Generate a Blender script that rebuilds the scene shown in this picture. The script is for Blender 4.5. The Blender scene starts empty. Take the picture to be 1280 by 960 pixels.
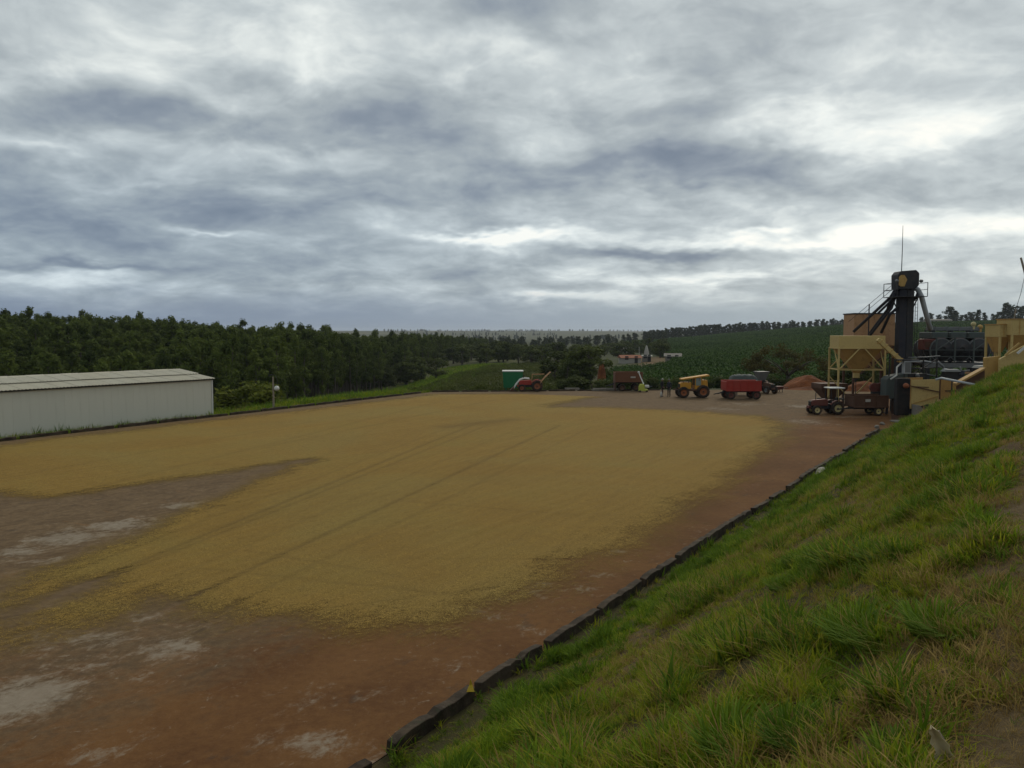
import bpy, bmesh, math, random
import numpy as np
from mathutils import Vector, Matrix, Euler, noise as mnoise
random.seed(7); np.random.seed(7)
scene = bpy.context.scene
COL = scene.collection
R = math.radians

# ------------------------------------------------------------------ camera
CAMH = 6.0
PITCH = math.atan(65 / 1000.0)
cam_d = bpy.data.cameras.new('camera'); cam = bpy.data.objects.new('camera', cam_d)
COL.objects.link(cam); scene.camera = cam
cam_d.sensor_width = 36.0; cam_d.lens = 28.125
cam_d.clip_start = 0.05; cam_d.clip_end = 30000
cam.location = (0, 0, CAMH); cam.rotation_euler = (math.pi / 2 - PITCH, 0, 0)

# ------------------------------------------------------------------ node helper
class S:
    """a socket with arithmetic, so that node trees read as formulas"""
    def __init__(s, nt, sock): s.nt = nt; s.k = sock
    def _m(s, op, *a, clamp=False):
        n = s.nt.nodes.new('ShaderNodeMath'); n.operation = op; n.use_clamp = clamp
        for i, v in enumerate((s,) + a):
            if isinstance(v, S): s.nt.links.new(v.k, n.inputs[i])
            else: n.inputs[i].default_value = v
        return S(s.nt, n.outputs[0])
    def __add__(s, o): return s._m('ADD', o)
    __radd__ = __add__
    def __sub__(s, o): return s._m('SUBTRACT', o)
    def __rsub__(s, o): return s._m('MULTIPLY', -1.0)._m('ADD', o)
    def __mul__(s, o): return s._m('MULTIPLY', o)
    __rmul__ = __mul__
    def __truediv__(s, o): return s._m('DIVIDE', o)
    def max(s, o): return s._m('MAXIMUM', o)
    def min(s, o): return s._m('MINIMUM', o)
    def pow(s, o): return s._m('POWER', o)
    def exp(s): return s._m('EXPONENT')
    def clamp(s): return s._m('ADD', 0.0, clamp=True)
    def atan2(s, o): return s._m('ARCTAN2', o)
    def asin(s): return s._m('ARCSINE')
    def step(s, a, b):
        n = s.nt.nodes.new('ShaderNodeMapRange'); n.interpolation_type = 'SMOOTHSTEP'
        s.nt.links.new(s.k, n.inputs[0]); n.inputs[1].default_value = a; n.inputs[2].default_value = b
        return S(s.nt, n.outputs[0])
class NT:
    def __init__(s, nt):
        s.nt = nt
        for n in list(nt.nodes): nt.nodes.remove(n)
    def node(s, t, **kw):
        n = s.nt.nodes.new(t)
        for k, v in kw.items(): setattr(n, k, v)
        return n
    def link(s, a, b): s.nt.links.new(a.k if isinstance(a, S) else a, b)
    def coord(s, out='Object'): return S(s.nt, s.node('ShaderNodeTexCoord').outputs[out])
    def pos(s): return S(s.nt, s.node('ShaderNodeNewGeometry').outputs['Position'])
    def sep(s, v):
        n = s.node('ShaderNodeSeparateXYZ'); s.link(v, n.inputs[0])
        return [S(s.nt, o) for o in n.outputs]
    def com(s, x, y, z=0.0):
        n = s.node('ShaderNodeCombineXYZ')
        for i, v in enumerate((x, y, z)):
            if isinstance(v, S): s.link(v, n.inputs[i])
            else: n.inputs[i].default_value = v
        return S(s.nt, n.outputs[0])
    def noise(s, v, scale, detail=4, rough=0.55, dist=0.0, lac=2.0, col=False):
        n = s.node('ShaderNodeTexNoise'); s.link(v, n.inputs['Vector'])
        n.inputs['Scale'].default_value = scale; n.inputs['Detail'].default_value = detail
        n.inputs['Roughness'].default_value = rough; n.inputs['Distortion'].default_value = dist
        n.inputs['Lacunarity'].default_value = lac
        return S(s.nt, n.outputs['Color' if col else 'Fac'])
    def attr(s, name, out='Fac'):
        n = s.node('ShaderNodeAttribute'); n.attribute_name = name
        return S(s.nt, n.outputs[out])
    def objrand(s): return S(s.nt, s.node('ShaderNodeObjectInfo').outputs['Random'])
    def mix(s, f, a, b, mode='MIX'):
        n = s.node('ShaderNodeMix'); n.data_type = 'RGBA'; n.blend_type = mode
        for i, v in ((0, f), (6, a), (7, b)):
            if isinstance(v, S): s.link(v, n.inputs[i])
            elif i == 0: n.inputs[0].default_value = v
            else: n.inputs[i].default_value = tuple(v) + (1,)
        return S(s.nt, n.outputs[2])
    def ramp(s, f, stops):
        n = s.node('ShaderNodeValToRGB'); s.link(f, n.inputs[0])
        e = n.color_ramp.elements
        while len(e) < len(stops): e.new(0.5)
        for k, (p, c) in enumerate(stops): e[k].position = p; e[k].color = tuple(c) + (1,)
        return S(s.nt, n.outputs[0])

# ------------------------------------------------------------------ sky: grey stratocumulus lit from behind
world = bpy.data.worlds.new('World'); scene.world = world; world.use_nodes = True
world.cycles.sampling_method = 'MANUAL'; world.cycles.sample_map_resolution = 256
SUN_EL, SUN_AZ = R(36), R(24)            # azimuth measured from +y towards +x
w = NT(world.node_tree)
nrm = w.node('ShaderNodeVectorMath', operation='NORMALIZE'); w.link(w.coord('Generated'), nrm.inputs[0])
dirv = S(w.nt, nrm.outputs[0])
dx, dy, dz = w.sep(dirv)
zp = dz.max(0.0) + 0.26
pl = w.com(dx / zp, dy / zp, 0.0)
az = dx.atan2(dy); el = dz.asin()
wn = w.node('ShaderNodeSeparateColor'); w.link(w.noise(pl, 2.6, 4, 0.58, col=True), wn.inputs[0])
wx = S(w.nt, wn.outputs[0]) - 0.5; wy = S(w.nt, wn.outputs[1]) - 0.5
lift = el.step(0.0, 0.25) * 0.8 + 0.2
azw = az + wx * 0.26; elw = el + wy * lift * 0.15
def blob(px, py, wpx, hpx, amt):
    a = (azw - math.atan((px - 640) / 1000)) * (1000.0 / wpx)
    e = (elw - math.atan((415 - py) / 1000) * math.cos(math.atan((px - 640) / 1000))) * (1000.0 / hpx)
    return ((a * a + e * e) * -1.0).exp() * amt
n1 = w.noise(pl, 1.7, 4, 0.5, 0.3)
n2 = w.noise(pl, 3.9, 6, 0.57, 0.4)
n3 = w.noise(pl, 12.0, 5, 0.58, 0.5)
b = 0.50 + (n1 - 0.5) * 0.55 + (n2 - 0.5) * 0.86 + (n3 - 0.5) * 0.24
for q in ((650, 299, 80, 8, .55), (1180, 284, 180, 20, .36), (970, 304, 210, 9, .30), (690, 372, 110, 7, .42), (860, 347, 140, 7, .26),
          (295, 298, 36, 5, .30), (60, 345, 150, 12, .26), (400, 60, 100, 60, .20), (140, 60, 150, 50, .10), (960, 288, 30, 5, .3),
          (1200, 165, 130, 40, .20), (930, 150, 90, 22, .12), (610, 85, 60, 30, .20), (350, 190, 130, 26, .16), (60, 190, 60, 12, .16),
          (310, 100, 60, 16, -.22), (160, 145, 200, 22, -.28), (470, 160, 110, 36, -.28), (900, 215, 280, 24, -.30), (1000, 190, 60, 14, -.16),
          (690, 235, 260, 24, -.20), (200, 258, 260, 22, -.24), (60, 295, 150, 24, -.28), (800, 322, 120, 8, -.40), (120, 335, 90, 4, -.35),
          (690, 45, 90, 30, -.18), (600, 140, 80, 30, -.16), (820, 140, 110, 16, -.16), (420, 345, 180, 14, -.18), (480, 255, 150, 16, -.14)):
    b = b + blob(*q)
glow = ((az - SUN_AZ) * (az - SUN_AZ) * -2.2).exp() * ((el - 0.16) * (el - 0.16) * -14.0).exp()
b = b + glow * 0.10 + el.step(0.35, 1.3) * 0.10
cl = w.ramp(b, [(0.04, (.165, .205, .262)), (0.24, (.245, .287, .335)), (0.44, (.365, .410, .432)),
                (0.62, (.520, .570, .580)), (0.82, (.80, .84, .81)), (0.97, (1.0, .985, .90))])
# cloud in the deeper shade away from the light is bluer
cl = w.mix(((az + 0.55) * (az + 0.55) * -2.0).exp() * (1.0 - el.step(0.06, 0.30)) * 0.6, cl, (.66, .77, .92), 'MULTIPLY')
# clear rain-grey air under the cloud base, paler towards the light
low = w.mix(((az - 0.60) * (az - 0.60) * -2.2).exp(), (.140, .195, .300), (.330, .405, .450))
lowm = 1.0 - (el + wy * 0.035 + wx * 0.02).step(0.012, 0.060)
cl = w.mix(lowm * 0.93, cl, low)
sky = w.node('ShaderNodeTexSky', sky_type='NISHITA'); sky.sun_disc = False
sky.sun_elevation = SUN_EL; sky.sun_rotation = SUN_AZ
bg1 = w.node('ShaderNodeBackground'); bg1.inputs[1].default_value = 0.06; w.link(sky.outputs[0], bg1.inputs[0])
bg2 = w.node('ShaderNodeBackground'); bg2.inputs[1].default_value = 1.0; w.link(cl, bg2.inputs[0])
mx = w.node('ShaderNodeMixShader'); mx.inputs[0].default_value = 0.94
w.link(bg1.outputs[0], mx.inputs[1]); w.link(bg2.outputs[0], mx.inputs[2])
wo = w.node('ShaderNodeOutputWorld'); w.link(mx.outputs[0], wo.inputs[0])

# ------------------------------------------------------------------ sun behind the cloud, exposure
sd = bpy.data.lights.new('sun', 'SUN'); sd.energy = 1.3; sd.angle = R(22); sd.color = (1.0, .90, .72)
sun = bpy.data.objects.new('sun', sd); COL.objects.link(sun)
sv = Vector((math.sin(SUN_AZ) * math.cos(SUN_EL), math.cos(SUN_AZ) * math.cos(SUN_EL), math.sin(SUN_EL)))
sun.rotation_euler = sv.to_track_quat('Z', 'Y').to_euler()
vs = scene.view_settings; vs.view_transform = 'Standard'; vs.look = 'None'; vs.exposure = 0.13; vs.gamma = 1.0
vs.use_curve_mapping = False

# ------------------------------------------------------------------ pixel -> place helpers (1280x960 photograph)
_c, _s = math.cos(PITCH), math.sin(PITCH)
def ray(px, py):
    u = (480 - py) / 1000.0
    return ((px - 640) / 1000.0, _c + u * _s, -_s + u * _c)
def gp(px, py, z=0.0):                       # point of the plane at height z
    r = ray(px, py); t = (z - CAMH) / r[2]
    return Vector((r[0] * t, r[1] * t, z))
def at(px, py, Y):                           # point at forward distance Y
    r = ray(px, py); t = Y / r[1]
    return Vector((r[0] * t, Y, CAMH + r[2] * t))
K0 = Vector((-1.8, 11.0)); KD = Vector((.542, .8404)); KN = Vector((.8404, -.542))   # kerb line: origin, along, towards the bank
def sn(s, n): return K0 + KD * s + KN * n

# ------------------------------------------------------------------ object helpers
def tag(o, label=None, cat=None, group=None, kind=None):
    if label: o['label'] = label
    if cat: o['category'] = cat
    if group: o['group'] = group
    if kind: o['kind'] = kind
    return o
def link(name, data, parent=None):
    o = bpy.data.objects.new(name, data); COL.objects.link(o)
    if parent: o.parent = parent
    return o
def thing(name, label, cat, loc=(0, 0, 0), rz=0.0, group=None):
    o = link(name, None); o.location = loc; o.rotation_euler.z = rz; o.empty_display_size = .2
    return tag(o, label, cat, group)
def copy_tree(o, parent=None):
    c = o.copy(); COL.objects.link(c)
    if parent: c.parent = parent
    for ch in list(o.children): copy_tree(ch, c)
    return c
class MB:
    def __init__(s): s.v = []; s.f = []; s.m = []
    def add(s, vs, fs, mi=0):
        o = len(s.v); s.v += [tuple(p) for p in vs]; s.f += [tuple(i + o for i in f) for f in fs]; s.m += [mi] * len(fs); return s
    def hexa(s, p, mi=0):                    # 8 corners: bottom ring of four, top ring of four
        return s.add(p, [(3, 2, 1, 0), (4, 5, 6, 7), (0, 1, 5, 4), (1, 2, 6, 5), (2, 3, 7, 6), (3, 0, 4, 7)], mi)
    def box(s, x0, x1, y0, y1, z0, z1, mi=0, rot=None, piv=None):
        p = [Vector(q) for q in ((x0, y0, z0), (x1, y0, z0), (x1, y1, z0), (x0, y1, z0), (x0, y0, z1), (x1, y0, z1), (x1, y1, z1), (x0, y1, z1))]
        if rot:
            c = Vector(piv) if piv else sum(p, Vector()) / 8; m = Euler(rot).to_matrix(); p = [m @ (q - c) + c for q in p]
        return s.hexa(p, mi)
    def bar(s, a, b, w, h=None, mi=0):       # rectangular bar from a to b
        a, b = Vector(a), Vector(b); h = h or w; d = (b - a).normalized()
        up = Vector((0, 0, 1)) if abs(d.z) < .95 else Vector((0, 1, 0))
        x = d.cross(up).normalized() * w / 2; y = x.cross(d).normalized() * h / 2
        return s.hexa([a - x - y, a + x - y, a + x + y, a - x + y, b - x - y, b + x - y, b + x + y, b - x + y], mi)
    def tube(s, pts, r, n=8, mi=0, cap=True):
        pts = [Vector(p) for p in pts]; rs = r if isinstance(r, (list, tuple)) else [r] * len(pts)
        o = len(s.v); prev = None
        for i, p in enumerate(pts):
            d = (pts[min(i + 1, len(pts) - 1)] - pts[max(i - 1, 0)]).normalized()
            if prev is None: x = d.orthogonal().normalized()
            else: x = (prev - d * prev.dot(d)).normalized()
            prev = x; y = d.cross(x)
            for k in range(n):
                a = 2 * math.pi * k / n; s.v.append(tuple(p + (x * math.cos(a) + y * math.sin(a)) * rs[i]))
        for i in range(len(pts) - 1):
            for k in range(n):
                q = o + i * n; s.f.append((q + k, q + (k + 1) % n, q + n + (k + 1) % n, q + n + k)); s.m.append(mi)
        if cap:
            s.f.append(tuple(o + k for k in reversed(range(n)))); s.m.append(mi)
            q = o + (len(pts) - 1) * n; s.f.append(tuple(q + k for k in range(n))); s.m.append(mi)
        return s
    def lathe(s, prof, c, axis='y', n=20, mi=0):     # profile (radius, offset along axis)
        o = len(s.v)
        for r, h in prof:
            for k in range(n):
                a = 2 * math.pi * k / n; u, w_ = r * math.cos(a), r * math.sin(a)
                p = {'y': (u, h, w_), 'x': (h, u, w_), 'z': (u, w_, h)}[axis]
                s.v.append((p[0] + c[0], p[1] + c[1], p[2] + c[2]))
        for i in range(len(prof) - 1):
            for k in range(n):
                q = o + i * n; s.f.append((q + k, q + (k + 1) % n, q + n + (k + 1) % n, q + n + k)); s.m.append(mi)
        return s
    def prism(s, poly, y0, y1, mi=0):        # polygon in xz pulled along y
        n = len(poly); o = [(x, y0, z) for x, z in poly] + [(x, y1, z) for x, z in poly]
        return s.add(o, [tuple(range(n)), tuple(reversed(range(n, 2 * n)))] + [((i + 1) % n, i, i + n, (i + 1) % n + n) for i in range(n)], mi)
    def mesh(s, name, mats, smooth=False, bevel=0.0):
        me = bpy.data.meshes.new(name); me.from_pydata(s.v, [], s.f)
        for m in (mats if isinstance(mats, (list, tuple)) else [mats]): me.materials.append(M[m] if isinstance(m, str) else m)
        me.polygons.foreach_set('material_index', s.m)
        bm = bmesh.new(); bm.from_mesh(me); bmesh.ops.recalc_face_normals(bm, faces=bm.faces)
        if bevel:
            bmesh.ops.bevel(bm, geom=[e for e in bm.edges if len(e.link_faces) == 2 and e.calc_face_angle(0) > .6], offset=bevel, segments=1, affect='EDGES')
        bm.to_mesh(me); bm.free()
        if smooth: me.polygons.foreach_set('use_smooth', [True] * len(me.polygons))
        me.update(); return me
    def build(s, name, mats, parent=None, smooth=False, bevel=0.0):
        return link(name, s.mesh(name, mats, smooth, bevel), parent)
def B(*a, **k): return MB().box(*a, **k)
def struct(name, me, label=None): return tag(link(name, me), label, None, None, 'structure')

def grid_mesh(name, X, Y, Z, mat, attrs=None, smooth=True):
    nr, nc = X.shape
    me = bpy.data.meshes.new(name)
    co = np.stack([X, Y, Z], -1).reshape(-1, 3).astype(np.float32)
    i = np.arange(nr * nc).reshape(nr, nc)
    q = np.stack([i[:-1, :-1], i[:-1, 1:], i[1:, 1:], i[1:, :-1]], -1).reshape(-1, 4)
    keep = None
    if attrs and '_keep' in attrs:
        k = attrs.pop('_keep').reshape(-1); q = q[k[q].any(axis=1)]
        used = np.unique(q); mp = np.full(len(co), -1); mp[used] = np.arange(len(used)); q = mp[q]; co = co[used]; keep = used
    me.vertices.add(len(co)); me.vertices.foreach_set('co', co.ravel())
    me.loops.add(q.size); me.loops.foreach_set('vertex_index', q.ravel().astype(np.int32))
    me.polygons.add(len(q)); me.polygons.foreach_set('loop_start', np.arange(0, q.size, 4, dtype=np.int32))
    me.polygons.foreach_set('loop_total', np.full(len(q), 4, dtype=np.int32))
    for k, v in (attrs or {}).items():
        v = np.asarray(v, np.float32)
        if v.ndim == 3:
            a = me.attributes.new(k, 'FLOAT_COLOR', 'POINT'); d = v.reshape(-1, 3)
            if keep is not None: d = d[keep]
            a.data.foreach_set('color', np.concatenate([d, np.ones((len(d), 1), np.float32)], 1).ravel())
        else:
            a = me.attributes.new(k, 'FLOAT', 'POINT'); d = v.reshape(-1)
            if keep is not None: d = d[keep]
            a.data.foreach_set('value', d)
    me.materials.append(M[mat]); me.update(); me.validate()
    if smooth: me.polygons.foreach_set('use_smooth', [True] * len(me.polygons))
    return me
def sstep(a, b, x): t = np.clip((x - a) / (b - a), 0, 1); return t * t * (3 - 2 * t)
_lat = {}
def vnoise(x, y, seed=0):                    # smooth lattice noise, 0..1
    if seed not in _lat: _lat[seed] = np.random.RandomState(seed).rand(256, 256)
    rs = _lat[seed]
    xi = np.floor(x).astype(int); yi = np.floor(y).astype(int); fx = x - xi; fy = y - yi
    fx = fx * fx * (3 - 2 * fx); fy = fy * fy * (3 - 2 * fy); g = lambda a, b_: rs[a % 256, b_ % 256]
    return (g(xi, yi) * (1 - fx) + g(xi + 1, yi) * fx) * (1 - fy) + (g(xi, yi + 1) * (1 - fx) + g(xi + 1, yi + 1) * fx) * fy
def fbm(x, y, seed=0, o=4): return sum(vnoise(x * 2 ** k, y * 2 ** k, seed + k) * .5 ** k for k in range(o)) / (2 - .5 ** (o - 1))
def polysd(x, y, poly):                      # signed distance, positive inside
    d = np.full(x.shape, 1e9); ins = np.zeros(x.shape, bool); n = len(poly)
    for i in range(n):
        ax, ay = poly[i][0], poly[i][1]; bx_, by_ = poly[(i + 1) % n][0], poly[(i + 1) % n][1]
        ex, ey = bx_ - ax, by_ - ay; t = np.clip(((x - ax) * ex + (y - ay) * ey) / (ex * ex + ey * ey + 1e-12), 0, 1)
        d = np.minimum(d, np.hypot(x - ax - t * ex, y - ay - t * ey))
        if by_ != ay: ins ^= ((ay > y) != (by_ > y)) & (x < ex * (y - ay) / (by_ - ay) + ax)
    return np.where(ins, d, -d)
def segd(x, y, pts):
    d = np.full(x.shape, 1e9)
    for a, b_ in zip(pts[:-1], pts[1:]):
        ex, ey = b_[0] - a[0], b_[1] - a[1]; t = np.clip(((x - a[0]) * ex + (y - a[1]) * ey) / (ex * ex + ey * ey), 0, 1)
        d = np.minimum(d, np.hypot(x - a[0] - t * ex, y - a[1] - t * ey))
    return d

# ------------------------------------------------------------------ materials
M = {}
def new_mat(name):
    m = bpy.data.materials.new(name); m.use_nodes = True; M[name] = m
    return m, NT(m.node_tree)
def finish(t, col, rough=.85, bump=None, bstr=.3, bdist=.02, metal=0.0, spec=.3, trans=None, alpha=None):
    out = t.node('ShaderNodeOutputMaterial'); p = t.node('ShaderNodeBsdfPrincipled')
    if isinstance(col, S): t.link(col, p.inputs['Base Color'])
    else: p.inputs['Base Color'].default_value = tuple(col) + (1,)
    if isinstance(rough, S): t.link(rough, p.inputs['Roughness'])
    else: p.inputs['Roughness'].default_value = rough
    p.inputs['Metallic'].default_value = metal; p.inputs['Specular IOR Level'].default_value = spec
    if bump is not None:
        b_ = t.node('ShaderNodeBump'); b_.inputs['Strength'].default_value = bstr; b_.inputs['Distance'].default_value = bdist
        t.link(bump, b_.inputs['Height']); t.link(b_.outputs[0], p.inputs['Normal'])
    sh = p.outputs[0]
    if trans is not None:
        tr = t.node('ShaderNodeBsdfTranslucent'); t.link(col, tr.inputs[0]) if isinstance(col, S) else None
        x = t.node('ShaderNodeMixShader'); x.inputs[0].default_value = trans; t.link(sh, x.inputs[1]); t.link(tr.outputs[0], x.inputs[2]); sh = x.outputs[0]
    if alpha is not None:
        tr = t.node('ShaderNodeBsdfTransparent'); x = t.node('ShaderNodeMixShader')
        t.link(alpha, x.inputs[0]); t.link(tr.outputs[0], x.inputs[1]); t.link(sh, x.inputs[2]); sh = x.outputs[0]
    t.link(sh, out.inputs[0])
def paint(name, col, rough=.6, dirt=.5, dcol=(.10, .055, .03), scale=2.5, metal=0.0, spec=.35):
    """worn paint or metal: colour drift, soil dust and small scuffs"""
    m, t = new_mat(name); o = t.coord('Object')
    a = t.noise(o, scale, 5, .6); b_ = t.noise(o, scale * 7, 4, .65)
    c = t.mix((a - .5) * .9 + .3, [v * .78 for v in col], [min(1, v * 1.18) for v in col])
    c = t.mix((a * .55 + b_ * .45).step(.46, .66) * dirt, c, dcol)
    finish(t, c, (b_ * .3 + rough - .1), b_, .12, .01, metal, spec)
paint('mustard', (.46, .29, .085), .6, .45); paint('mustard_pale', (.50, .37, .14), .65, .35)
paint('mustard_deep', (.42, .25, .075), .65, .5); paint('tan_bin', (.42, .24, .12), .7, .5)
paint('red', (.34, .030, .020), .5, .35); paint('red_dull', (.12, .03, .022), .6, .5)
paint('yellow_machine', (.52, .25, .022), .5, .35); paint('orange_rim', (.26, .075, .02), .6, .5)
paint('green_box', (.010, .15, .055), .55, .15); paint('rust_brown', (.085, .04, .023), .75, .4)
paint('wagon_brown', (.15, .062, .03), .7, .35); paint('dark_steel', (.016, .018, .022), .55, .25)
paint('navy_steel', (.014, .016, .026), .6, .15); paint('grey_steel', (.14, .15, .155), .5, .35, metal=.3)
paint('pale_pipe', (.38, .41, .43), .45, .2); paint('white_paint', (.62, .62, .58), .5, .2)
paint('cream', (.50, .42, .20), .5, .3); paint('black', (.006, .006, .007), .6, .2)
paint('lime', (.42, .46, .07), .5, .15); paint('grey_green', (.06, .078, .075), .6, .3)
paint('concrete', (.20, .185, .16), .9, .45, scale=1.2); paint('tarp', (.05, .065, .062), .8, .3)
paint('rubber', (.024, .019, .016), .9, .85, (.11, .055, .028), 3); paint('terracotta', (.25, .085, .04), .85, .4)
paint('house_white', (.34, .32, .28), .8, .2, scale=.3); paint('window_dark', (.02, .022, .025), .3, .1)
paint('wood_pole', (.26, .22, .17), .9, .5, scale=4); paint('denim', (.022, .026, .042), .9, .2)
paint('dark_cloth', (.016, .017, .02), .9, .2); paint('pale_cloth', (.42, .40, .36), .9, .2)
paint('skin', (.22, .12, .08), .6, .1); paint('dull_yellow', (.50, .34, .02), .6, .1)
paint('pale_glass', (.20, .25, .23), .25, .2)

m, t = new_mat('kerb'); o = t.pos(); a = t.noise(o, 2.2, 6, .65); b_ = t.noise(o, 14, 5, .6)
c = t.mix(a.step(.35, .7), (.026, .018, .011), (.070, .050, .032)); c = t.mix(b_.step(.56, .75) * .35, c, (.16, .14, .11))
c = t.mix(t.noise(o, 5, 4).step(.55, .7) * .5, c, (.02, .028, .012)); finish(t, c, .95, b_, .6, .02)

m, t = new_mat('shed_wall'); o = t.coord('Object'); x, y, z = t.sep(o)
a = t.noise(o, .35, 5, .6); st = t.noise(t.com(x * 3.0, y, z * .22), 1.0, 5, .65)
c = t.mix(a, (.53, .51, .42), (.62, .60, .51)); c = t.mix(t.objrand() * .18, c, (.46, .46, .40)); c = t.mix(st.step(.52, .80) * .22, c, (.34, .32, .25))
c = t.mix(t.noise(o, .8, 3).step(.66, .74) * .35, c, (.22, .21, .15))
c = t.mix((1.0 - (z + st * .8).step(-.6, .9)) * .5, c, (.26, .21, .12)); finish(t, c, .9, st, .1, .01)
m, t = new_mat('shed_roof'); o = t.pos(); a = t.noise(o, .7, 6, .65); r_ = t.objrand()
c = t.mix(a, (.36, .335, .26), (.52, .49, .40)); c = t.mix(r_ * .4, c, (.44, .39, .28)); c = t.mix(t.noise(o, 5, 4).step(.55, .75) * .3, c, (.16, .15, .12)); finish(t, c, .9)

# yard floor: old concrete stained by red soil
m, t = new_mat('yard_floor'); o = t.pos(); x, y, z = t.sep(o)
rd = t.attr('red'); pa = t.attr('pale')
al = x * KD.x + y * KD.y; ac = x * KN.x + y * KN.y; so = t.com(al, ac * 1.5, 0.0)
a = t.noise(o, .28, 6, .62, .6); b_ = t.noise(so, 1.1, 6, .66, .8); f = t.noise(o, 26, 4, .7); g_ = t.noise(o, 5.5, 5, .7)
red = t.mix((a * .6 + g_ * .4).step(.34, .66), (0.0858, 0.0330, 0.0083), (0.1500, 0.0680, 0.0200))
gry = t.mix((b_ * .5 + g_ * .5).step(.34, .66), (0.0843, 0.0528, 0.0272), (0.1700, 0.1128, 0.0595))
c = t.mix((rd + (b_ - .5) * .9).step(.3, .7), gry, red)
pm = (pa * 1.15 + (b_ - .5) * 2.0 + (g_ - .5) * .8)
pn = t.noise(so, 3.2, 7, .74, 1.0)
c = t.mix((pm + (pn - .5) * 1.4).step(.38, 1.05) * .78, c, t.mix(g_, (.17, .135, .095), (.36, .315, .25)))
c = t.mix((t.noise(so, .9, 5, .7).step(.58, .7)) * .5, c, (.045, .032, .024))
c = t.mix(t.noise(so, 2.6, 7, .72, 1.2).step(.58, .68) * (g_.step(.42, .58)) * .6, c, (.26, .21, .155))
c = t.mix(t.noise(t.com(al * .35, ac * 1.3, 2.0), 1.0, 7, .75, 1.0).step(.55, .72) * .45, c, (0.0670, 0.0286, 0.0079))
c = t.mix(t.noise(t.com(al * 1.6, ac * .5, 7.0), 1.0, 7, .75, .8).step(.58, .70) * .4, c, (0.1868, 0.0891, 0.0302))
c = t.mix(f, t.mix(.22, c, (.02, .014, .01)), t.mix(.10, c, (.32, .26, .2)))
finish(t, c, .92, f * .5 + g_, .5, .015, spec=.06)

# coffee layer
m, t = new_mat('coffee_beans'); o = t.pos(); x, y, z = t.sep(o); cv = t.attr('cover')
al = x * KD.x + y * KD.y; ac = x * KN.x + y * KN.y
a = t.noise(o, .16, 5, .6, .5); rk = t.noise(t.com(al * .04, ac * 2.4, 0.0), 1.0, 6, .75); rk2 = t.noise(t.com(al * 1.4, ac * .12, 3.0), 1.0, 4, .7)
f = t.noise(o, 42, 3, .8); f2 = t.noise(o, 11, 4, .75)
a2 = t.noise(o, .07, 4, .6, .8)
k = (a * .35 + rk * .45 + rk2 * .2)
c = t.mix(k.step(.36, .62), (0.2267, 0.1210, 0.0227), (0.3580, 0.2097, 0.0443))
c = t.mix(a.step(.48, .70) * .55, c, (.215, .185, .046))
c = t.mix(a2.step(.45, .65) * .5, c, (.285, .245, .085))
c = t.mix(f.step(.34, .68), t.mix(.70, c, (0.0714, 0.0405, 0.0087)), t.mix(.55, c, (0.4692, 0.3240, 0.0930)))
tk = t.attr('track')
c = t.mix(tk * (f2 * .8 + .5), c, (.075, .05, .02))
c = t.mix(f2.step(.40, .72), t.mix(.30, c, (.12, .08, .03)), c)
m5 = t.noise(o, 2.4, 5, .7)
alp = (cv * 1.45 - .2 + (f - .5) * 1.5 + (f2 - .5) * 1.0 + (m5 - .5) * .6 + (rk - .5) * .6).step(.0, .94)
finish(t, c, .9, f * .7 + f2 * .8, .9, .04, spec=.06, alpha=alp)

# ground of the country around
m, t = new_mat('terrain'); o = t.pos(); cc = t.attr('tint', 'Color'); a = t.noise(o, .05, 6, .65); b_ = t.noise(o, .9, 6, .7)
c = t.mix(a.step(.3, .7) * .45, cc, t.mix(.5, cc, (.03, .04, .01))); c = t.mix(b_, t.mix(.4, c, (.012, .014, .006)), t.mix(.14, c, (.16, .14, .05)))
finish(t, c, .95, b_, .6, .15, spec=.1)
# bank soil and thatch under the grass
m, t = new_mat('bank_soil'); o = t.pos(); d_ = t.attr('dry'); a = t.noise(o, .9, 6, .65); b_ = t.noise(o, 18, 5, .75)
c = t.mix(d_, (.030, .036, .010), (.115, .078, .040)); c = t.mix(a.step(.45, .65) * .5, c, (.06, .032, .017))
c = t.mix(b_, t.mix(.55, c, (.01, .008, .004)), t.mix(.25, c, (.24, .18, .09))); finish(t, c, .95, b_, .8, .04, spec=.1)

def leafy(name, c0, c1, trans=.3, nscale=.25, rough=.8):
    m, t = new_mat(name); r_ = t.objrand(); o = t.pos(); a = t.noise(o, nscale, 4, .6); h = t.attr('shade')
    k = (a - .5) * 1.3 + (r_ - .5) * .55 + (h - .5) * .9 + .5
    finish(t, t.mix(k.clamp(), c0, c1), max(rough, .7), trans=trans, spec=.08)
leafy('euc_leaf', (.032, .048, .012), (.105, .135, .026)); leafy('bush_leaf', (.028, .040, .010), (.080, .098, .024))
leafy('lime_leaf', (.055, .072, .010), (.125, .14, .020)); leafy('olive_leaf', (.040, .036, .011), (.085, .074, .022))
leafy('coffee_leaf', (.014, .040, .007), (.048, .092, .014), .2, .02); leafy('field_leaf', (.045, .058, .012), (.095, .11, .024), .2, .05)
leafy('far_leaf', (.018, .027, .009), (.040, .052, .016), .1)
leafy('grass_green', (.066, .118, .006), (.20, .285, .016), .4, .7); leafy('grass_lime', (.15, .175, .008), (.32, .33, .024), .4, .9)
leafy('grass_dry', (.16, .10, .028), (.42, .30, .10), .3, 1.4); leafy('grass_blue', (.056, .108, .010), (.15, .235, .024), .35, .8)
leafy('leaf_litter', (.42, .36, .22), (.60, .54, .38), .35, 9)
paint('bark', (.085, .07, .055), .95, .4, (.03, .025, .018), 1.5)
m, t = new_mat('red_earth'); o = t.pos(); a = t.noise(o, .8, 6, .65); b_ = t.noise(o, 6, 5, .7)
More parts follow.
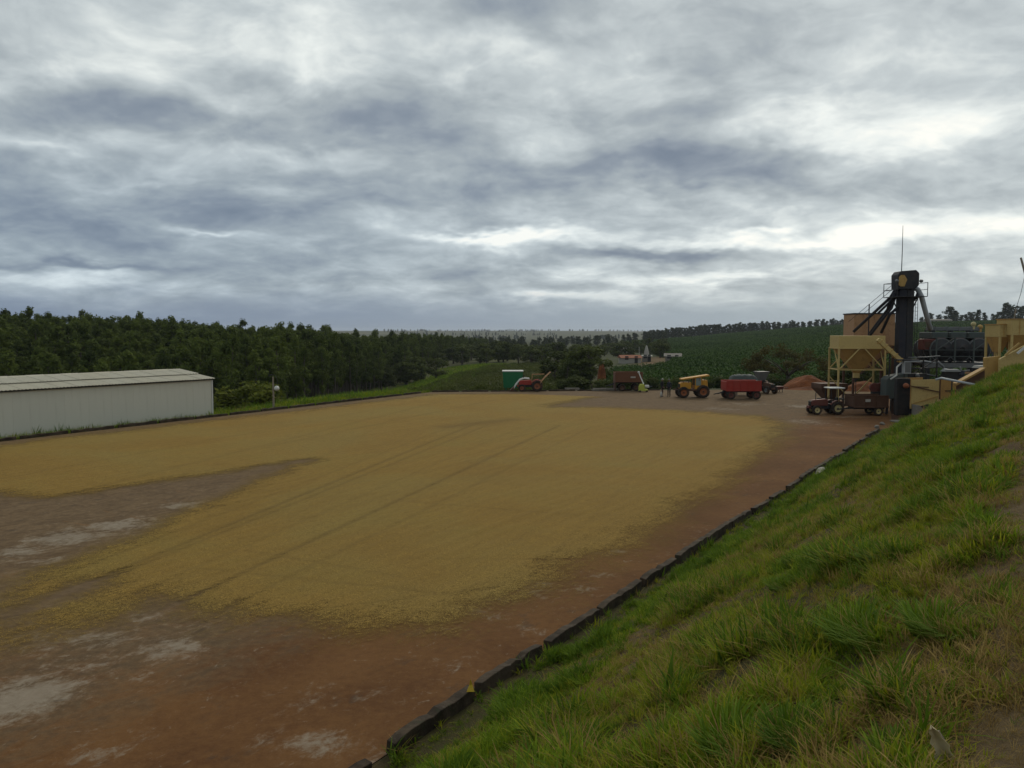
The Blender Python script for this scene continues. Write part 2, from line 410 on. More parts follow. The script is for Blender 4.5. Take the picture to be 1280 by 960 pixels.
finish(t, t.mix((a * .6 + b_ * .4).step(.35, .65), (.085, .026, .008), (.20, .064, .018)), .95, b_, .7, .1)

# ================================================================== SETTING
LB = gp(540, 490); LA = LB + (gp(0, 552) - LB) * 2.05            # left yard edge: far end, near end (out of frame)
KC = Vector((*sn(45.6, 0), 0)); KA = Vector((*sn(-14, 0), 0)); FAR = Vector((62, 87, 0)); FARR = Vector((62, 47, 0))
YARD = [LA, LB, FAR, FARR, KC, KA]
def terr(x, y):
    d = np.hypot(x, y); a = np.arctan2(x, y)
    l0 = np.interp(d, [0, 60, 95, 150, 220, 300, 600, 1500, 4000, 9500], [-1, -3, -9, -6, -2.5, 0, 0, -2, 8, -20])
    l1 = np.interp(d, [0, 75, 110, 200, 350, 600, 1500, 3400, 4200, 9500], [-1, -1.5, -5, -8, -7, -5.5, -6, 10, 12, -20])
    md = np.interp(d, [0, 79, 90, 130, 250, 450, 900, 1800, 3400, 4200, 9500], [-.6, -.6, -1.6, -2.2, -4.2, -5, -7, -9, 10, 13, -20])
    rt = np.interp(d, [0, 85, 110, 150, 250, 400, 600, 720, 1200, 9500], [-.5, -.5, -.6, 0.2, 2.4, 5.8, 11.5, 13, 4, -20])
    wl = sstep(-.52, -.16, a); z = l0 * (1 - wl) + l1 * wl
    wm = sstep(-.20, -.02, a); z = z * (1 - wm) + md * wm
    wr = sstep(.03, .50, a); z = z * (1 - wr) + rt * wr
    z = z + (fbm(x / 60, y / 60, 3) - .5) * np.clip((d - 90) / 150, 0, 1) * 3.0
    z = np.where(y < 0, np.where(d > 60, -1.0 + (fbm(x / 80, y / 80, 5) - .5) * 4, -.6), z)
    sd = -polysd(x, y, YARD); k = sstep(.4, 22, sd)
    z = -.10 * (1 - k) + z * k - .05 * sstep(.2, 1.5, sd)
    z = np.where(sd < .05, -.5, z)
    rx, ry = x - K0.x, y - K0.y; n = rx * KN.x + ry * KN.y; s_ = rx * KD.x + ry * KD.y
    return np.where((n > -.4) & (s_ < 60) & (n < 40) & (s_ > -40), -.5, z)
def tz(x, y): return float(terr(np.array([x], float), np.array([y], float))[0])
ang = np.concatenate([np.linspace(-.78, .78, 330), np.linspace(.80, 2 * math.pi - .80, 70)])
ang = np.append(ang, ang[0] + 2 * math.pi)
rad = np.concatenate([[.01, 4, 10, 20, 30], np.linspace(38, 110, 80), np.geomspace(112, 9500, 150)])
AA, RR = np.meshgrid(ang, rad); TX = RR * np.sin(AA); TY = RR * np.cos(AA); TZ = terr(TX, TY)
def tint(x, y):
    d = np.hypot(x, y); a = np.arctan2(x, y); c = np.zeros(x.shape + (3,)) + np.array((.030, .040, .012))
    def put(mask, col):
        c[:] = c * (1 - mask[..., None]) + np.array(col) * mask[..., None]
    put(sstep(-.30, -.22, a) * sstep(.16, .08, a) * sstep(82, 90, d) * sstep(330, 230, d), (.055, .058, .022))      # young field
    edge = np.abs(a - np.interp(d, [85, 120, 200, 330], [-.22, -.17, -.06, .03]))                               # pale grass track along the field
    put(sstep(.035, .008, edge) * sstep(84, 92, d) * sstep(400, 300, d), (.090, .098, .032))
    put(sstep(.10, .25, a) * sstep(100, 130, d) * sstep(760, 700, d), (.026, .050, .014))                         # coffee hillside
    put(sstep(1200, 1600, d) * sstep(4600, 4200, d), (.060, .066, .028))
    put((fbm(x / 420, y / 420, 9) > .52) * sstep(1500, 1700, d) * 1.0, (.115, .105, .055))
    put(sstep(.14, .17, a) * sstep(.205, .18, a) * sstep(175, 190, d) * sstep(300, 260, d), (.13, .075, .035))     # bare ground by the far houses
    put(sstep(.30, .34, a) * sstep(82, 84, d) * sstep(100, 93, d), (.16, .055, .022))                              # red earth by the mounds
    put(sstep(.00, .05, a) * sstep(.30, .26, a) * sstep(79, 81, d) * sstep(88, 84, d), (.085, .05, .028))
    return c
struct('ground', grid_mesh('ground', TX, TY, TZ, 'terrain', {'tint': tint(TX, TY)}))

# ---- yard floor
def bil(A, Bq, C, D, nu, nv):
    u, v = np.meshgrid(np.linspace(0, 1, nu), np.linspace(0, 1, nv))
    f = lambda i: (A[i] * (1 - u) + D[i] * u) * (1 - v) + (Bq[i] * (1 - u) + C[i] * u) * v
    return f(0), f(1)
COFFEE = [gp(*q) for q in ((-60, 566), (0, 557), (130, 541), (270, 525), (400, 510), (540, 493), (650, 492), (758, 492), (768, 494), (735, 499), (700, 505), (690, 509),
    (745, 509), (800, 511), (880, 515), (950, 520), (985, 531), (978, 550), (960, 572), (930, 594), (905, 612), (850, 647), (790, 684), (740, 708), (700, 730), (655, 750),
    (600, 768), (560, 784), (500, 788), (420, 790), (360, 782), (310, 775), (235, 764), (195, 757), (140, 774), (60, 792), (0, 806), (-100, 830), (-160, 700), (-300, 640))]
HOLES = [[gp(*q) for q in h] for h in (
    ((-200, 618), (-100, 614), (0, 616), (60, 622), (120, 615), (180, 606), (240, 597), (300, 588), (350, 580), (385, 575), (360, 586), (320, 600), (265, 624), (200, 650), (150, 676), (100, 692), (50, 714), (20, 736), (0, 752), (-60, 768), (-250, 720)),
    ((0, 772), (45, 752), (80, 738), (112, 727), (122, 733), (85, 750), (45, 766), (10, 782)),
    )]
rk0 = random.Random(12)
_lines = [((600, 528), (62, 750), .085, .55), ((612, 531), (137, 724), .075, .45), ((700, 532), (208, 762), .085, .55), ((585, 526), (20, 742), .06, .28), ((655, 533), (165, 745), .06, .25), ((740, 534), (270, 768), .07, .30),
    ((620, 500), (330, 560), .16, .22), ((560, 500), (0, 640), .16, .20), ((520, 503), (0, 600), .14, .18), ((310, 690), (500, 722), .07, .25), ((250, 712), (560, 744), .07, .25), ((470, 625), (720, 645), .07, .2), ((500, 700), (740, 700), .07, .18), ((380, 765), (620, 735), .07, .18), ((560, 534), (640, 525), .9, .38)]
for k in range(26):
    q0 = rk0.uniform(520, 900); y0 = rk0.uniform(505, 545); _lines.append(((q0, y0), (q0 - rk0.uniform(180, 480), y0 + rk0.uniform(60, 200)), .05, rk0.uniform(.06, .16)))
TRACKS = [([gp(*a_), gp(*b_)], w_, m_) for a_, b_, w_, m_ in _lines]
PALE = [(110, 830, 1.5, .45), (40, 800, 1.2, .45), (240, 790, 1.2, .4), (300, 830, 1.0, .3), (380, 870, .9, .3), (120, 930, 1.0, .3), (650, 790, .6, .4), (560, 830, .6, .3), (760, 720, .5, .4), (30, 872, 1.0, 1.0), (215, 808, .75, .8), (128, 800, .7, .7), (60, 830, .8, .5), (60, 700, 1.0, .45), (150, 657, 1.1, .9), (80, 672, 1.1, .9), (230, 632, .9, .8), (20, 690, .9, .8), (400, 930, .55, .7), (340, 925, .4, .5),
        (600, 770, .55, .6), (670, 735, .6, .6), (720, 735, .5, .55), (770, 690, .6, .5), (940, 556, .6, .9), (895, 598, .5, .6), (1005, 508, 1.6, .9), (900, 511, 1.8, .6), (930, 505, 2.2, .55), (1010, 527, 2.4, .6), (1060, 521, 1.5, .5), (960, 530, 1.0, .5), (860, 640, .5, .4), (470, 945, .4, .5), (180, 770, .6, .5), (470, 870, .5, .35)]
def floor_attr(x, y):
    rx, ry = x - K0.x, y - K0.y; n = -(rx * KN.x + ry * KN.y); s_ = rx * KD.x + ry * KD.y
    red = np.clip(.70 * np.exp(-(n / 4.0) ** 2) + .36 - .15 * sstep(55, 75, y), 0, 1)
    red = np.where(x < -9, red * .4, red); red = np.maximum(red, .48 * sstep(17, 13, y + x * .1))
    pale = np.zeros(x.shape)
    for px, py, r, a_ in PALE:
        g_ = gp(px, py); ux, uy = x - g_.x, y - g_.y; p_ = ux * KD.x + uy * KD.y; q_ = ux * KN.x + uy * KN.y
        pale = np.maximum(pale, a_ * np.exp(-((q_ / (r * 1.1)) ** 2 + (p_ / r) ** 2)))
    return red, pale
patches = [bil(LA, LB, KC, KA, 240, 420), bil(LB, FAR, FARR, KC, 130, 170)]
for i, (X, Y) in enumerate(patches):
    r_, p_ = floor_attr(X, Y)
    struct('yard_floor' if i == 0 else 'work_apron', grid_mesh('yard_floor', X, Y, (fbm(X / 2.5, Y / 2.5, 21) - .5) * .012, 'yard_floor', {'red': r_, 'pale': p_}))

# ---- drying coffee: one raked layer, thinning out at its ragged rim
X, Y = bil(LA + Vector((0, 0, 0)), Vector((-8, 81, 0)), Vector((34, 62, 0)), KA, 330, 640)
sd = polysd(X, Y, COFFEE)
for h in HOLES: sd = np.minimum(sd, -polysd(X, Y, h) * 1.6)
sd = sd + (fbm(X / 1.6, Y / 1.6, 31) - .5) * 1.6 + (fbm(X / .4, Y / .4, 41) - .5) * .7
cov = sstep(-2.4, 3.4, sd)
dimp = np.zeros(X.shape)
for pts, w_, a_ in TRACKS: dimp = np.maximum(dimp, a_ * np.exp(-(segd(X, Y, pts) / w_) ** 2))
cov = np.clip(cov * (.90 + .2 * fbm(X / 5, Y / 5, 51)) - dimp * .5, 0, 1)
rows = np.sin((((X - K0.x) * KN.x + (Y - K0.y) * KN.y) + fbm(X / 6, Y / 6, 61) * 1.2) * 2 * math.pi / .55)
Z = .016 + cov * .022 + rows * .012 * cov + (fbm(X / .5, Y / .5, 71) - .5) * .012 - dimp * .008
tag(link('coffee_layer', grid_mesh('coffee_layer', X, Y, Z, 'coffee_beans', {'cover': cov, 'track': dimp, '_keep': cov > .01})),
    'thin layer of tan coffee beans spread to dry over the yard', 'coffee beans', kind='stuff')

# ---- grass bank on the right
def bank_h(s_, n):
    n0 = 7.35 + (fbm(s_ / 4, s_ * 0, 81) - .5) * .5
    top = 4.30 + .05 * (n - n0) + .012 * np.clip(s_, 0, 60) * .35
    sl = np.clip(n - .60, 0, None) * .632
    k = .35; h = -k * np.log(np.exp(-sl / k) + np.exp(-top / k))
    h = np.maximum(h, 0)
    return h + (fbm(s_ / 1.3, n / 1.3, 91) - .5) * .30 * sstep(.2, 1.2, n) + (fbm(s_ / 5, n / 5, 95) - .5) * .3 * sstep(.4, 2, n)
ss = np.concatenate([np.linspace(-30, -13, 25), np.linspace(-12.8, 12, 190), np.linspace(12.2, 45.6, 150)]); nn = np.concatenate([np.linspace(.02, 11, 110), np.linspace(11.4, 36, 26)])
NN, SS = np.meshgrid(nn, ss); X = K0.x + KD.x * SS + KN.x * NN; Y = K0.y + KD.y * SS + KN.y * NN; Z = bank_h(SS, NN)
X = np.vstack([X, X[-1] + KD.x * .9]); Y = np.vstack([Y, Y[-1] + KD.y * .9]); Z = np.vstack([Z, Z[-1] * 0 - .3])
def dryness(s_, n):
    return np.clip(sstep(6.95, 7.6, n + .45 * sstep(2, -4, s_) + (fbm(s_ / 1.2, n / 1.2, 101) - .5) * 1.4) + sstep(.56, .70, fbm(s_ / 1.8, n / 1.1, 105)) * .85 * sstep(.8, 2.5, n), 0, 1)
D = dryness(SS, NN); D = np.vstack([D, D[-1]])
bank = struct('grass_bank', grid_mesh('grass_bank', X, Y, Z, 'bank_soil', {'dry': D}))

# ---- kerbs: single precast blocks along both yard edges
kerbR = tag(link('kerb_right', None), kind='structure'); kerbL = tag(link('kerb_left', None), kind='structure')
def block(L, hgt, seed):
    rn = random.Random(seed); mb = MB(); k = 11
    vs = []; fs = []
    for i in range(k + 1):
        x = L * i / k; j = lambda q: rn.uniform(-q, q)
        top = hgt + j(.014) - (rn.random() < .16) * rn.uniform(.02, .05) - (i in (0, k)) * rn.uniform(0, .035)
        vs += [(x + j(.01), -.085 + j(.006), -.12), (x + j(.01), .085 + j(.006), -.12), (x + j(.012), .08 + j(.008), top), (x + j(.012), -.08 + j(.008), top + j(.008))]
    for i in range(k):
        o_ = i * 4
        for a_ in range(4): fs.append((o_ + a_, o_ + (a_ + 1) % 4, o_ + 4 + (a_ + 1) % 4, o_ + 4 + a_))
    fs += [(3, 2, 1, 0), (k * 4, k * 4 + 1, k * 4 + 2, k * 4 + 3)]
    return mb.add(vs, fs).mesh('kerb_block', 'kerb', bevel=.008)
bl = [block(1.80 + .05 * i, .235, i) for i in range(6)]
rk = random.Random(3); s_ = -8.95 + .0
angK = math.atan2(KD.y, KD.x)
while s_ < 43.5:
    o = link('kerb_block', rk.choice(bl), kerbR); p = sn(s_ + rk.uniform(0, .08), .02 + rk.uniform(-.03, .03))
    o.location = (p.x, p.y, rk.uniform(-.05, .02)); o.rotation_euler = (rk.uniform(-.10, .10), rk.uniform(-.02, .02), angK + rk.uniform(-.022, .022)); s_ += 2.235
ld = (LB - LA).normalized(); Ll = (LB - LA).length; bl2 = [block(2.72, .2, 20 + i) for i in range(3)]; q = 0.0; angL = math.atan2(ld.y, ld.x)
while q < Ll - 2.8:
    o = link('kerb_block', rk.choice(bl2), kerbL); p = LA + ld * (q + rk.uniform(0, .1)) + Vector((-ld.y, ld.x, 0)) * .06
    o.location = (p.x, p.y, rk.uniform(-.03, .01)); o.rotation_euler = (rk.uniform(-.04, .04), 0, angL + rk.uniform(-.01, .01)); q += 2.98
fd = (FAR - LB).normalized(); q = 0.0
while q < 22:
    o = link('kerb_block', rk.choice(bl2), kerbL); p = LB + fd * q
    o.location = (p.x, p.y, rk.uniform(-.08, -.02)); o.rotation_euler = (0, 0, math.atan2(fd.y, fd.x)); q += 2.95

# ================================================================== VEGETATION
def leaf_cloud(clumps, per, size, seed, flat=.5, aspect=1.6):
    """leaf faces scattered through ellipsoid clumps: (centre, radii)"""
    rs = np.random.RandomState(seed); V = []; sh = []
    for (c, r, wgt) in clumps:
        n = int(per * wgt); d = rs.normal(size=(n, 3)); d /= np.linalg.norm(d, axis=1)[:, None]
        rr = rs.rand(n, 1) ** .42; p = np.array(c) + d * rr * np.array(r)
        nv = d + rs.normal(size=(n, 3)) * .7; nv[:, 2] += flat; nv /= np.linalg.norm(nv, axis=1)[:, None]
        tx = np.cross(nv, rs.normal(size=(n, 3))); tx /= np.linalg.norm(tx, axis=1)[:, None] + 1e-9; ty = np.cross(nv, tx)
        sz = size * (.6 + .8 * rs.rand(n, 1)); tx = tx * sz * aspect; ty = ty * sz
        V.append(np.stack([p - tx * .5, p + ty * .42, p + tx * .62, p - ty * .42], 1))
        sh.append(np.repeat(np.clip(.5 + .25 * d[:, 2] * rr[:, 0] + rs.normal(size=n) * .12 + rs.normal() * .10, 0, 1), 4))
    return np.concatenate(V).reshape(-1, 3), np.concatenate(sh)
def leaf_mesh(name, V, sh, mat):
    me = bpy.data.meshes.new(name); n = len(V) // 4
    me.vertices.add(len(V)); me.vertices.foreach_set('co', V.astype(np.float32).ravel())
    me.loops.add(len(V)); me.loops.foreach_set('vertex_index', np.arange(len(V), dtype=np.int32))
    me.polygons.add(n); me.polygons.foreach_set('loop_start', np.arange(0, len(V), 4, dtype=np.int32)); me.polygons.foreach_set('loop_total', np.full(n, 4, np.int32))
    a = me.attributes.new('shade', 'FLOAT', 'POINT'); a.data.foreach_set('value', sh.astype(np.float32))
    me.materials.append(M[mat]); me.update(); return me
def tree_parts(kind, seed):
    """(trunk mesh, crown mesh, nominal height)"""
    rn = random.Random(seed); tr = MB(); cl = []
    if kind == 'euc':
        H = 13.0; top = H * .9; pts = [(0, 0, -.5)]; x = y = 0
        for i in range(1, 8): x += rn.uniform(-.16, .16); y += rn.uniform(-.16, .16); pts.append((x, y, top * i / 7))
        tr.tube(pts, [.20 - .022 * i for i in range(8)], 6)
        for i in range(15):
            z = H * (.28 + .66 * (i + rn.random() * .8) / 15); r = (1.85 - 1.25 * abs((z / H - .60) / .40) ** 1.35) * rn.uniform(.75, 1.1); a = rn.uniform(0, 6.28)
            k = min(7, int(z / top * 7)); q = pts[k]; d = r * rn.uniform(.3, .95)
            c = (q[0] + math.cos(a) * d, q[1] + math.sin(a) * d, z); cl.append((c, (r * .75, r * .75, rn.uniform(.55, 1.1)), rn.uniform(.7, 1.2)))
            tr.tube([(q[0], q[1], z - .7), c], [.05, .02], 4, cap=False)
        cl.append(((pts[-1][0], pts[-1][1], H * .94), (.7, .7, .9), .8)); V, sh = leaf_cloud(cl, 100, .28, seed, .45); mat = 'euc_leaf'
    elif kind == 'broad':
        H = 7.0; tr.tube([(0, 0, -.5), (.1, .05, 1.2), (.05, .12, 2.6), (.2, 0, 4.2)], [.26, .21, .16, .07], 7)
        for i in range(18):
            a = rn.uniform(0, 6.28); d = 2.5 * math.sqrt(rn.random()); z = 1.5 + rn.random() * 4.6; d *= (1.0 - .55 * abs(z - 3.4) / 3.2)
            c = (math.cos(a) * d, math.sin(a) * d, z); r = rn.uniform(.8, 1.35); cl.append((c, (r, r, r * .8), 1)); tr.tube([(.08, .08, max(.8, z - 1.6)), c], [.07, .02], 4, cap=False)
        V, sh = leaf_cloud(cl, 75, .30, seed, .5); mat = 'bush_leaf'
    elif kind == 'spreading':
        H = 6.0; tr.tube([(0, 0, -.4), (.05, 0, .8), (.0, .1, 1.6)], [.30, .25, .22], 8)
        for i in range(9):
            a = i * .7 + rn.uniform(-.2, .2); e = (math.cos(a) * rn.uniform(2.2, 4.4), math.sin(a) * rn.uniform(2, 4), rn.uniform(2.8, 4.8)); mdp = (e[0] * .45, e[1] * .45, e[2] * .72)
            tr.tube([(0, .1, 1.4), mdp, e], [.13, .08, .03], 5, cap=False)
        for i in range(46):
            a = rn.uniform(0, 6.28); d = 5.0 * math.sqrt(rn.random()); zt = 5.6 - 2.6 * (d / 5.2) ** 2; z = rn.uniform(1.7 + .5 * d / 5, zt)
            r = rn.uniform(.55, 1.05); cl.append(((math.cos(a) * d, math.sin(a) * d, z), (r, r, r * .65), .8))
        V, sh = leaf_cloud(cl, 120, .17, seed, .5); mat = 'olive_leaf'
    elif kind == 'bush':
        H = 2.0; tr.tube([(0, 0, -.3), (.05, 0, .5), (0, .05, 1.1)], [.08, .06, .03], 5)
        for i in range(11):
            a = rn.uniform(0, 6.28); d = .95 * math.sqrt(rn.random()); z = rn.uniform(.35, 1.5) * (1 - .25 * d); r = rn.uniform(.38, .62); cl.append(((math.cos(a) * d, math.sin(a) * d, z), (r, r, r * .8), 1))
        V, sh = leaf_cloud(cl, 90, .12, seed, .5); mat = 'bush_leaf'
    elif kind == 'far':
        H = 10.0; tr.tube([(0, 0, -.5), (.1, 0, 4), (0, 0, 7.5)], [.22, .16, .08], 5)
        for i in range(15):
            z = .8 + 8.4 * (i + rn.random()) / 15; r = rn.uniform(1.1, 1.9) * (1.1 - abs(z - 4.5) / 8); a = rn.uniform(0, 6.28); d = rn.uniform(.2, 1.5); c = (math.cos(a) * d, math.sin(a) * d, z)
            cl.append((c, (r, r, r * .9), 1)); tr.tube([(0, 0, max(2, z - 1.5)), c], [.06, .03], 4, cap=False)
        V, sh = leaf_cloud(cl, 62, .50, seed, .4); mat = 'far_leaf'
    return tr.mesh('trunk', 'bark', True), leaf_mesh('crown', V, sh, mat), H
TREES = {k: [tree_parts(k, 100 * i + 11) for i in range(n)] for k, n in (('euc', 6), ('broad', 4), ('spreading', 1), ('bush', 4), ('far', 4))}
def tree(name, kind, x, y, h, label, cat='tree', group=None, wide=1.0, z=None, var=None, crown_mat=None):
    v = TREES[kind][random.randrange(len(TREES[kind])) if var is None else var]
    zz = tz(x, y) if z is None else z
    o = thing(name, label, cat, (x, y, zz), random.uniform(0, 6.28), group); k = h / v[2]; o.scale = (k * wide, k * wide, k)
    link('trunk', v[0], o); c = link('crown', v[1], o)
    if crown_mat: c.data = v[1].copy(); c.data.materials[0] = M[crown_mat]
    return o
def scatter(name, pts, protos, label, cat, parent=None):
    """one 'stuff' object: prototype meshes instanced on points (x, y, z, rotz, scale, index, tilt)"""
    pts = np.asarray(pts, np.float32); me = bpy.data.meshes.new(name); me.vertices.add(len(pts)); me.vertices.foreach_set('co', pts[:, :3].ravel())
    ra = me.attributes.new('rot', 'FLOAT_VECTOR', 'POINT')
    tl = pts[:, 6] if pts.shape[1] > 6 else np.zeros(len(pts))
    rv = np.stack([np.cos(pts[:, 3] * 3.1) * tl, np.sin(pts[:, 3] * 3.1) * tl, pts[:, 3]], 1).astype(np.float32); ra.data.foreach_set('vector', rv.ravel())
    sa = me.attributes.new('sca', 'FLOAT', 'POINT'); sa.data.foreach_set('value', np.ascontiguousarray(pts[:, 4]))
    ia = me.attributes.new('idx', 'INT', 'POINT'); ia.data.foreach_set('value', pts[:, 5].astype(np.int32))
    col = bpy.data.collections.new(name + '_kit')
    for i, pm in enumerate(protos):
        o = bpy.data.objects.new('%s_kit_%02d' % (name, i), pm); col.objects.link(o)
    ng = bpy.data.node_groups.new(name, 'GeometryNodeTree')
    ng.interface.new_socket('Geometry', in_out='INPUT', socket_type='NodeSocketGeometry'); ng.interface.new_socket('Geometry', in_out='OUTPUT', socket_type='NodeSocketGeometry')
    N = ng.nodes.new; gi = N('NodeGroupInput'); go = N('NodeGroupOutput'); ci = N('GeometryNodeCollectionInfo'); ip = N('GeometryNodeInstanceOnPoints'); m2 = N('GeometryNodeMeshToPoints')
    ci.inputs['Collection'].default_value = col; ci.inputs['Separate Children'].default_value = True; ci.inputs['Reset Children'].default_value = True
    def at_(nm, ty):
        n = N('GeometryNodeInputNamedAttribute'); n.data_type = ty; n.inputs['Name'].default_value = nm; return n.outputs['Attribute']
    L = ng.links.new; L(gi.outputs[0], m2.inputs[0]); L(m2.outputs[0], ip.inputs['Points']); L(ci.outputs[0], ip.inputs['Instance'])
    ip.inputs['Pick Instance'].default_value = True; L(at_('idx', 'INT'), ip.inputs['Instance Index']); L(at_('rot', 'FLOAT_VECTOR'), ip.inputs['Rotation']); L(at_('sca', 'FLOAT'), ip.inputs['Scale'])
    L(ip.outputs[0], go.inputs[0])
    o = link(name, me, parent); md_ = o.modifiers.new('scatter', 'NODES'); md_.node_group = ng
    return tag(o, label, cat, kind='stuff')
def merged(tp):
    """trunk and crown of a prototype as one mesh, for the scattered mass"""
    bm = bmesh.new(); bm.from_mesh(tp[0]); me = bpy.data.meshes.new('mass'); nf = len(bm.faces)
    sl = bm.verts.layers.float.new('shade') if 'shade' not in bm.verts.layers.float else bm.verts.layers.float['shade']
    bm.from_mesh(tp[1]); bm.faces.ensure_lookup_table()
    for f in bm.faces[nf:]: f.material_index = 1
    bm.to_mesh(me); bm.free(); me.materials.append(tp[0].materials[0]); me.materials.append(tp[1].materials[0]); return me

# ---- plantation wood behind the shed
rf = random.Random(5); cand = []
def front(a):  # distance of the wood's front edge by azimuth ratio
    return float(np.interp(a, [-.80, -.36, -.29, -.22, -.14, -.08, -.02], [100, 93, 104, 130, 195, 290, 430]))
a_ = -.80
gx = np.arange(-330, 20, 3.7); gy = np.arange(60, 560, 3.7)
for xx in gx:
    for yy in gy:
        x = xx + rf.uniform(-1.7, 1.7); y = yy + rf.uniform(-1.7, 1.7); a_ = x / y
        if not (-.80 < a_ < -.03): continue
        d = math.hypot(x, y); f0 = front(a_)
        if d < f0 or d > f0 + np.interp(a_, [-.8, -.3, -.05], [150, 150, 110]): continue
        cand.append((d - f0 + (0 if a_ > -.70 else 40), x, y))
cand.sort(); near = cand[:270]; rest = cand[270:]
hv = [v[2] for v in TREES['euc']]
ztop = terr(np.array([c[1] for c in cand]), np.array([c[2] for c in cand]))
for (k, x, y), z in zip(near, ztop[:270]):
    h = 12.0 * rf.uniform(.80, 1.06) * np.interp(x / y, [-.22, -.10, -.04], [1, .8, .62])
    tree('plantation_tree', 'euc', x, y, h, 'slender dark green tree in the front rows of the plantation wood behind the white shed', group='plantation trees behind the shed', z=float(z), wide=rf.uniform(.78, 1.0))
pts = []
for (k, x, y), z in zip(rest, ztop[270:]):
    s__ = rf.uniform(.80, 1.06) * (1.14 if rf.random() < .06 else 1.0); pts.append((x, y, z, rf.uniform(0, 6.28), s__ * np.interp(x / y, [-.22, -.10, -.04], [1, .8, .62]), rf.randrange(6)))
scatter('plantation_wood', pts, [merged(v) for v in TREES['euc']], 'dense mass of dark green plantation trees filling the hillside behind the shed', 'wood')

# ---- bushy trees down the valley, beyond the field
def valley(px0, px1, d0, d1, n, h0, h1, label, group, kind='broad', name='valley_tree', cat='tree', wide=(1.1, 1.6)):
    for i in range(n):
        px = rf.uniform(px0, px1); d = rf.uniform(d0, d1); x = (px - 640) / 1000 * d; tree(name, kind, x, d, rf.uniform(h0, h1), label, cat, group, rf.uniform(*wide))
valley(455, 560, 178, 215, 16, 4, 6.5, 'rounded dark bush tree at the foot of the plantation wood', 'bush trees at the foot of the wood')
valley(550, 700, 235, 320, 34, 4, 7, 'rounded bush tree along the far side of the young field', 'bush trees beyond the young field')
valley(690, 752, 122, 150, 12, 4, 6.6, 'dark leafy tree in the thicket right of the young field', 'thicket trees beside the young field')
valley(700, 830, 250, 420, 44, 3.5, 6, 'dark leafy tree on the valley side around the small far houses', 'trees around the far houses')
valley(560, 690, 420, 640, 60, 5.5, 9, 'dark tree in the far wood down the valley', 'far valley wood', 'far', 'far_tree', wide=(1.2, 1.8))
valley(680, 830, 560, 760, 46, 5, 8.5, 'dark tree in the far wood below the windbreak', 'far wood below the windbreak', 'far', 'far_tree', wide=(1.2, 1.8))
# shrubs on the slope left of the yard
valley(300, 345, 70, 78, 5, 3.0, 3.6, 'bright yellow green shrub beside the lamp post', 'yellow green shrubs by the lamp post', 'bush', 'shrub', 'shrub', (1.1, 1.5))
for o in [o for o in COL.objects if o.get('group') == 'yellow green shrubs by the lamp post']:
    c = o.children[1] if o.children[1].name.startswith('crown') else o.children[0]; c.data = c.data.copy(); c.data.materials[0] = M['lime_leaf']
valley(430, 470, 98, 112, 5, 2.2, 3.2, 'olive green shrub on the slope between yard and wood', 'shrubs between yard and wood', 'bush', 'shrub', 'shrub')
valley(700, 1040, 88, 100, 26, 1.2, 2.4, 'low dark shrub in the hedge line behind the parked machines', 'shrubs behind the machines', 'bush', 'shrub', 'shrub')
valley(1050, 1150, 84, 96, 12, 3.0, 4.6, 'tall dark shrub behind the yellow hopper', 'dark shrubs behind the hopper', 'bush', 'shrub', 'shrub', (.9, 1.2))
# windbreak row and the skyline on the right
for i in range(64):
    px = 808 + i * 3.95 + rf.uniform(-1.5, 1.5); d = 690 + rf.uniform(-12, 12); x = (px - 640) / 1000 * d
    ytop = np.interp(px, [808, 870, 930, 1000, 1060], [411, 406, 403, 400, 397]) + rf.uniform(-1, 3)
    z = tz(x, d); tree('windbreak_tree', 'far', x, d, max(5, CAMH + (415 - ytop) / 1000 * d - z), 'dark tree in the long windbreak row on the skyline', 'tree', 'windbreak trees on the skyline', rf.uniform(1.1, 1.6), z)
for px, yt in ((1062, 395), (1070, 392), (1080, 394), (1150, 396), (1162, 391), (1172, 393), (1187, 382), (1192, 388), (1200, 393), (1212, 389), (1220, 386), (1229, 390), (1240, 392), (1252, 384), (1259, 378), (1266, 388), (1274, 381), (1284, 380), (1180, 394), (1245, 389), (1300, 380), (1206, 392)):
    d = 560 + rf.uniform(-10, 30); x = (px - 640) / 1000 * d; z = tz(x, d)
    tree('hilltop_tree', 'far', x, d, max(6, CAMH + (415 - yt) / 1000 * d - z), 'dark rounded tree on the hilltop behind the elevator tower', 'tree', 'hilltop trees', rf.uniform(1.1, 1.7), z)
p = at(985, 480, 94)
tree('spreading_tree', 'spreading', p.x, 94, 5.7, 'broad olive brown tree spreading above the red earth mounds', z=tz(p.x, 94), var=0)
pts = []
for dm, n_, sp in ((3500, 150, 60), (3050, 60, 40), (2300, 70, 30), (1500, 60, 25)):
    c1 = rf.uniform(480, 620); 
    for i in range(n_):
        px = rf.uniform(480, 830) if dm > 3200 else c1 + rf.uniform(0, 190) * (1 if rf.random() < .8 else .3); d = dm + rf.gauss(0, sp) + (px - 650) * .6; x = (px - 640) / 1000 * d
        pts.append((x, d, tz(x, d) - 1, rf.uniform(0, 6), rf.uniform(.6, 1.1), rf.randrange(4)))
scatter('far_woodland', pts, [merged(v) for v in TREES['far']], 'thin belts of dark trees on the hazy farmland at the horizon', 'woodland')

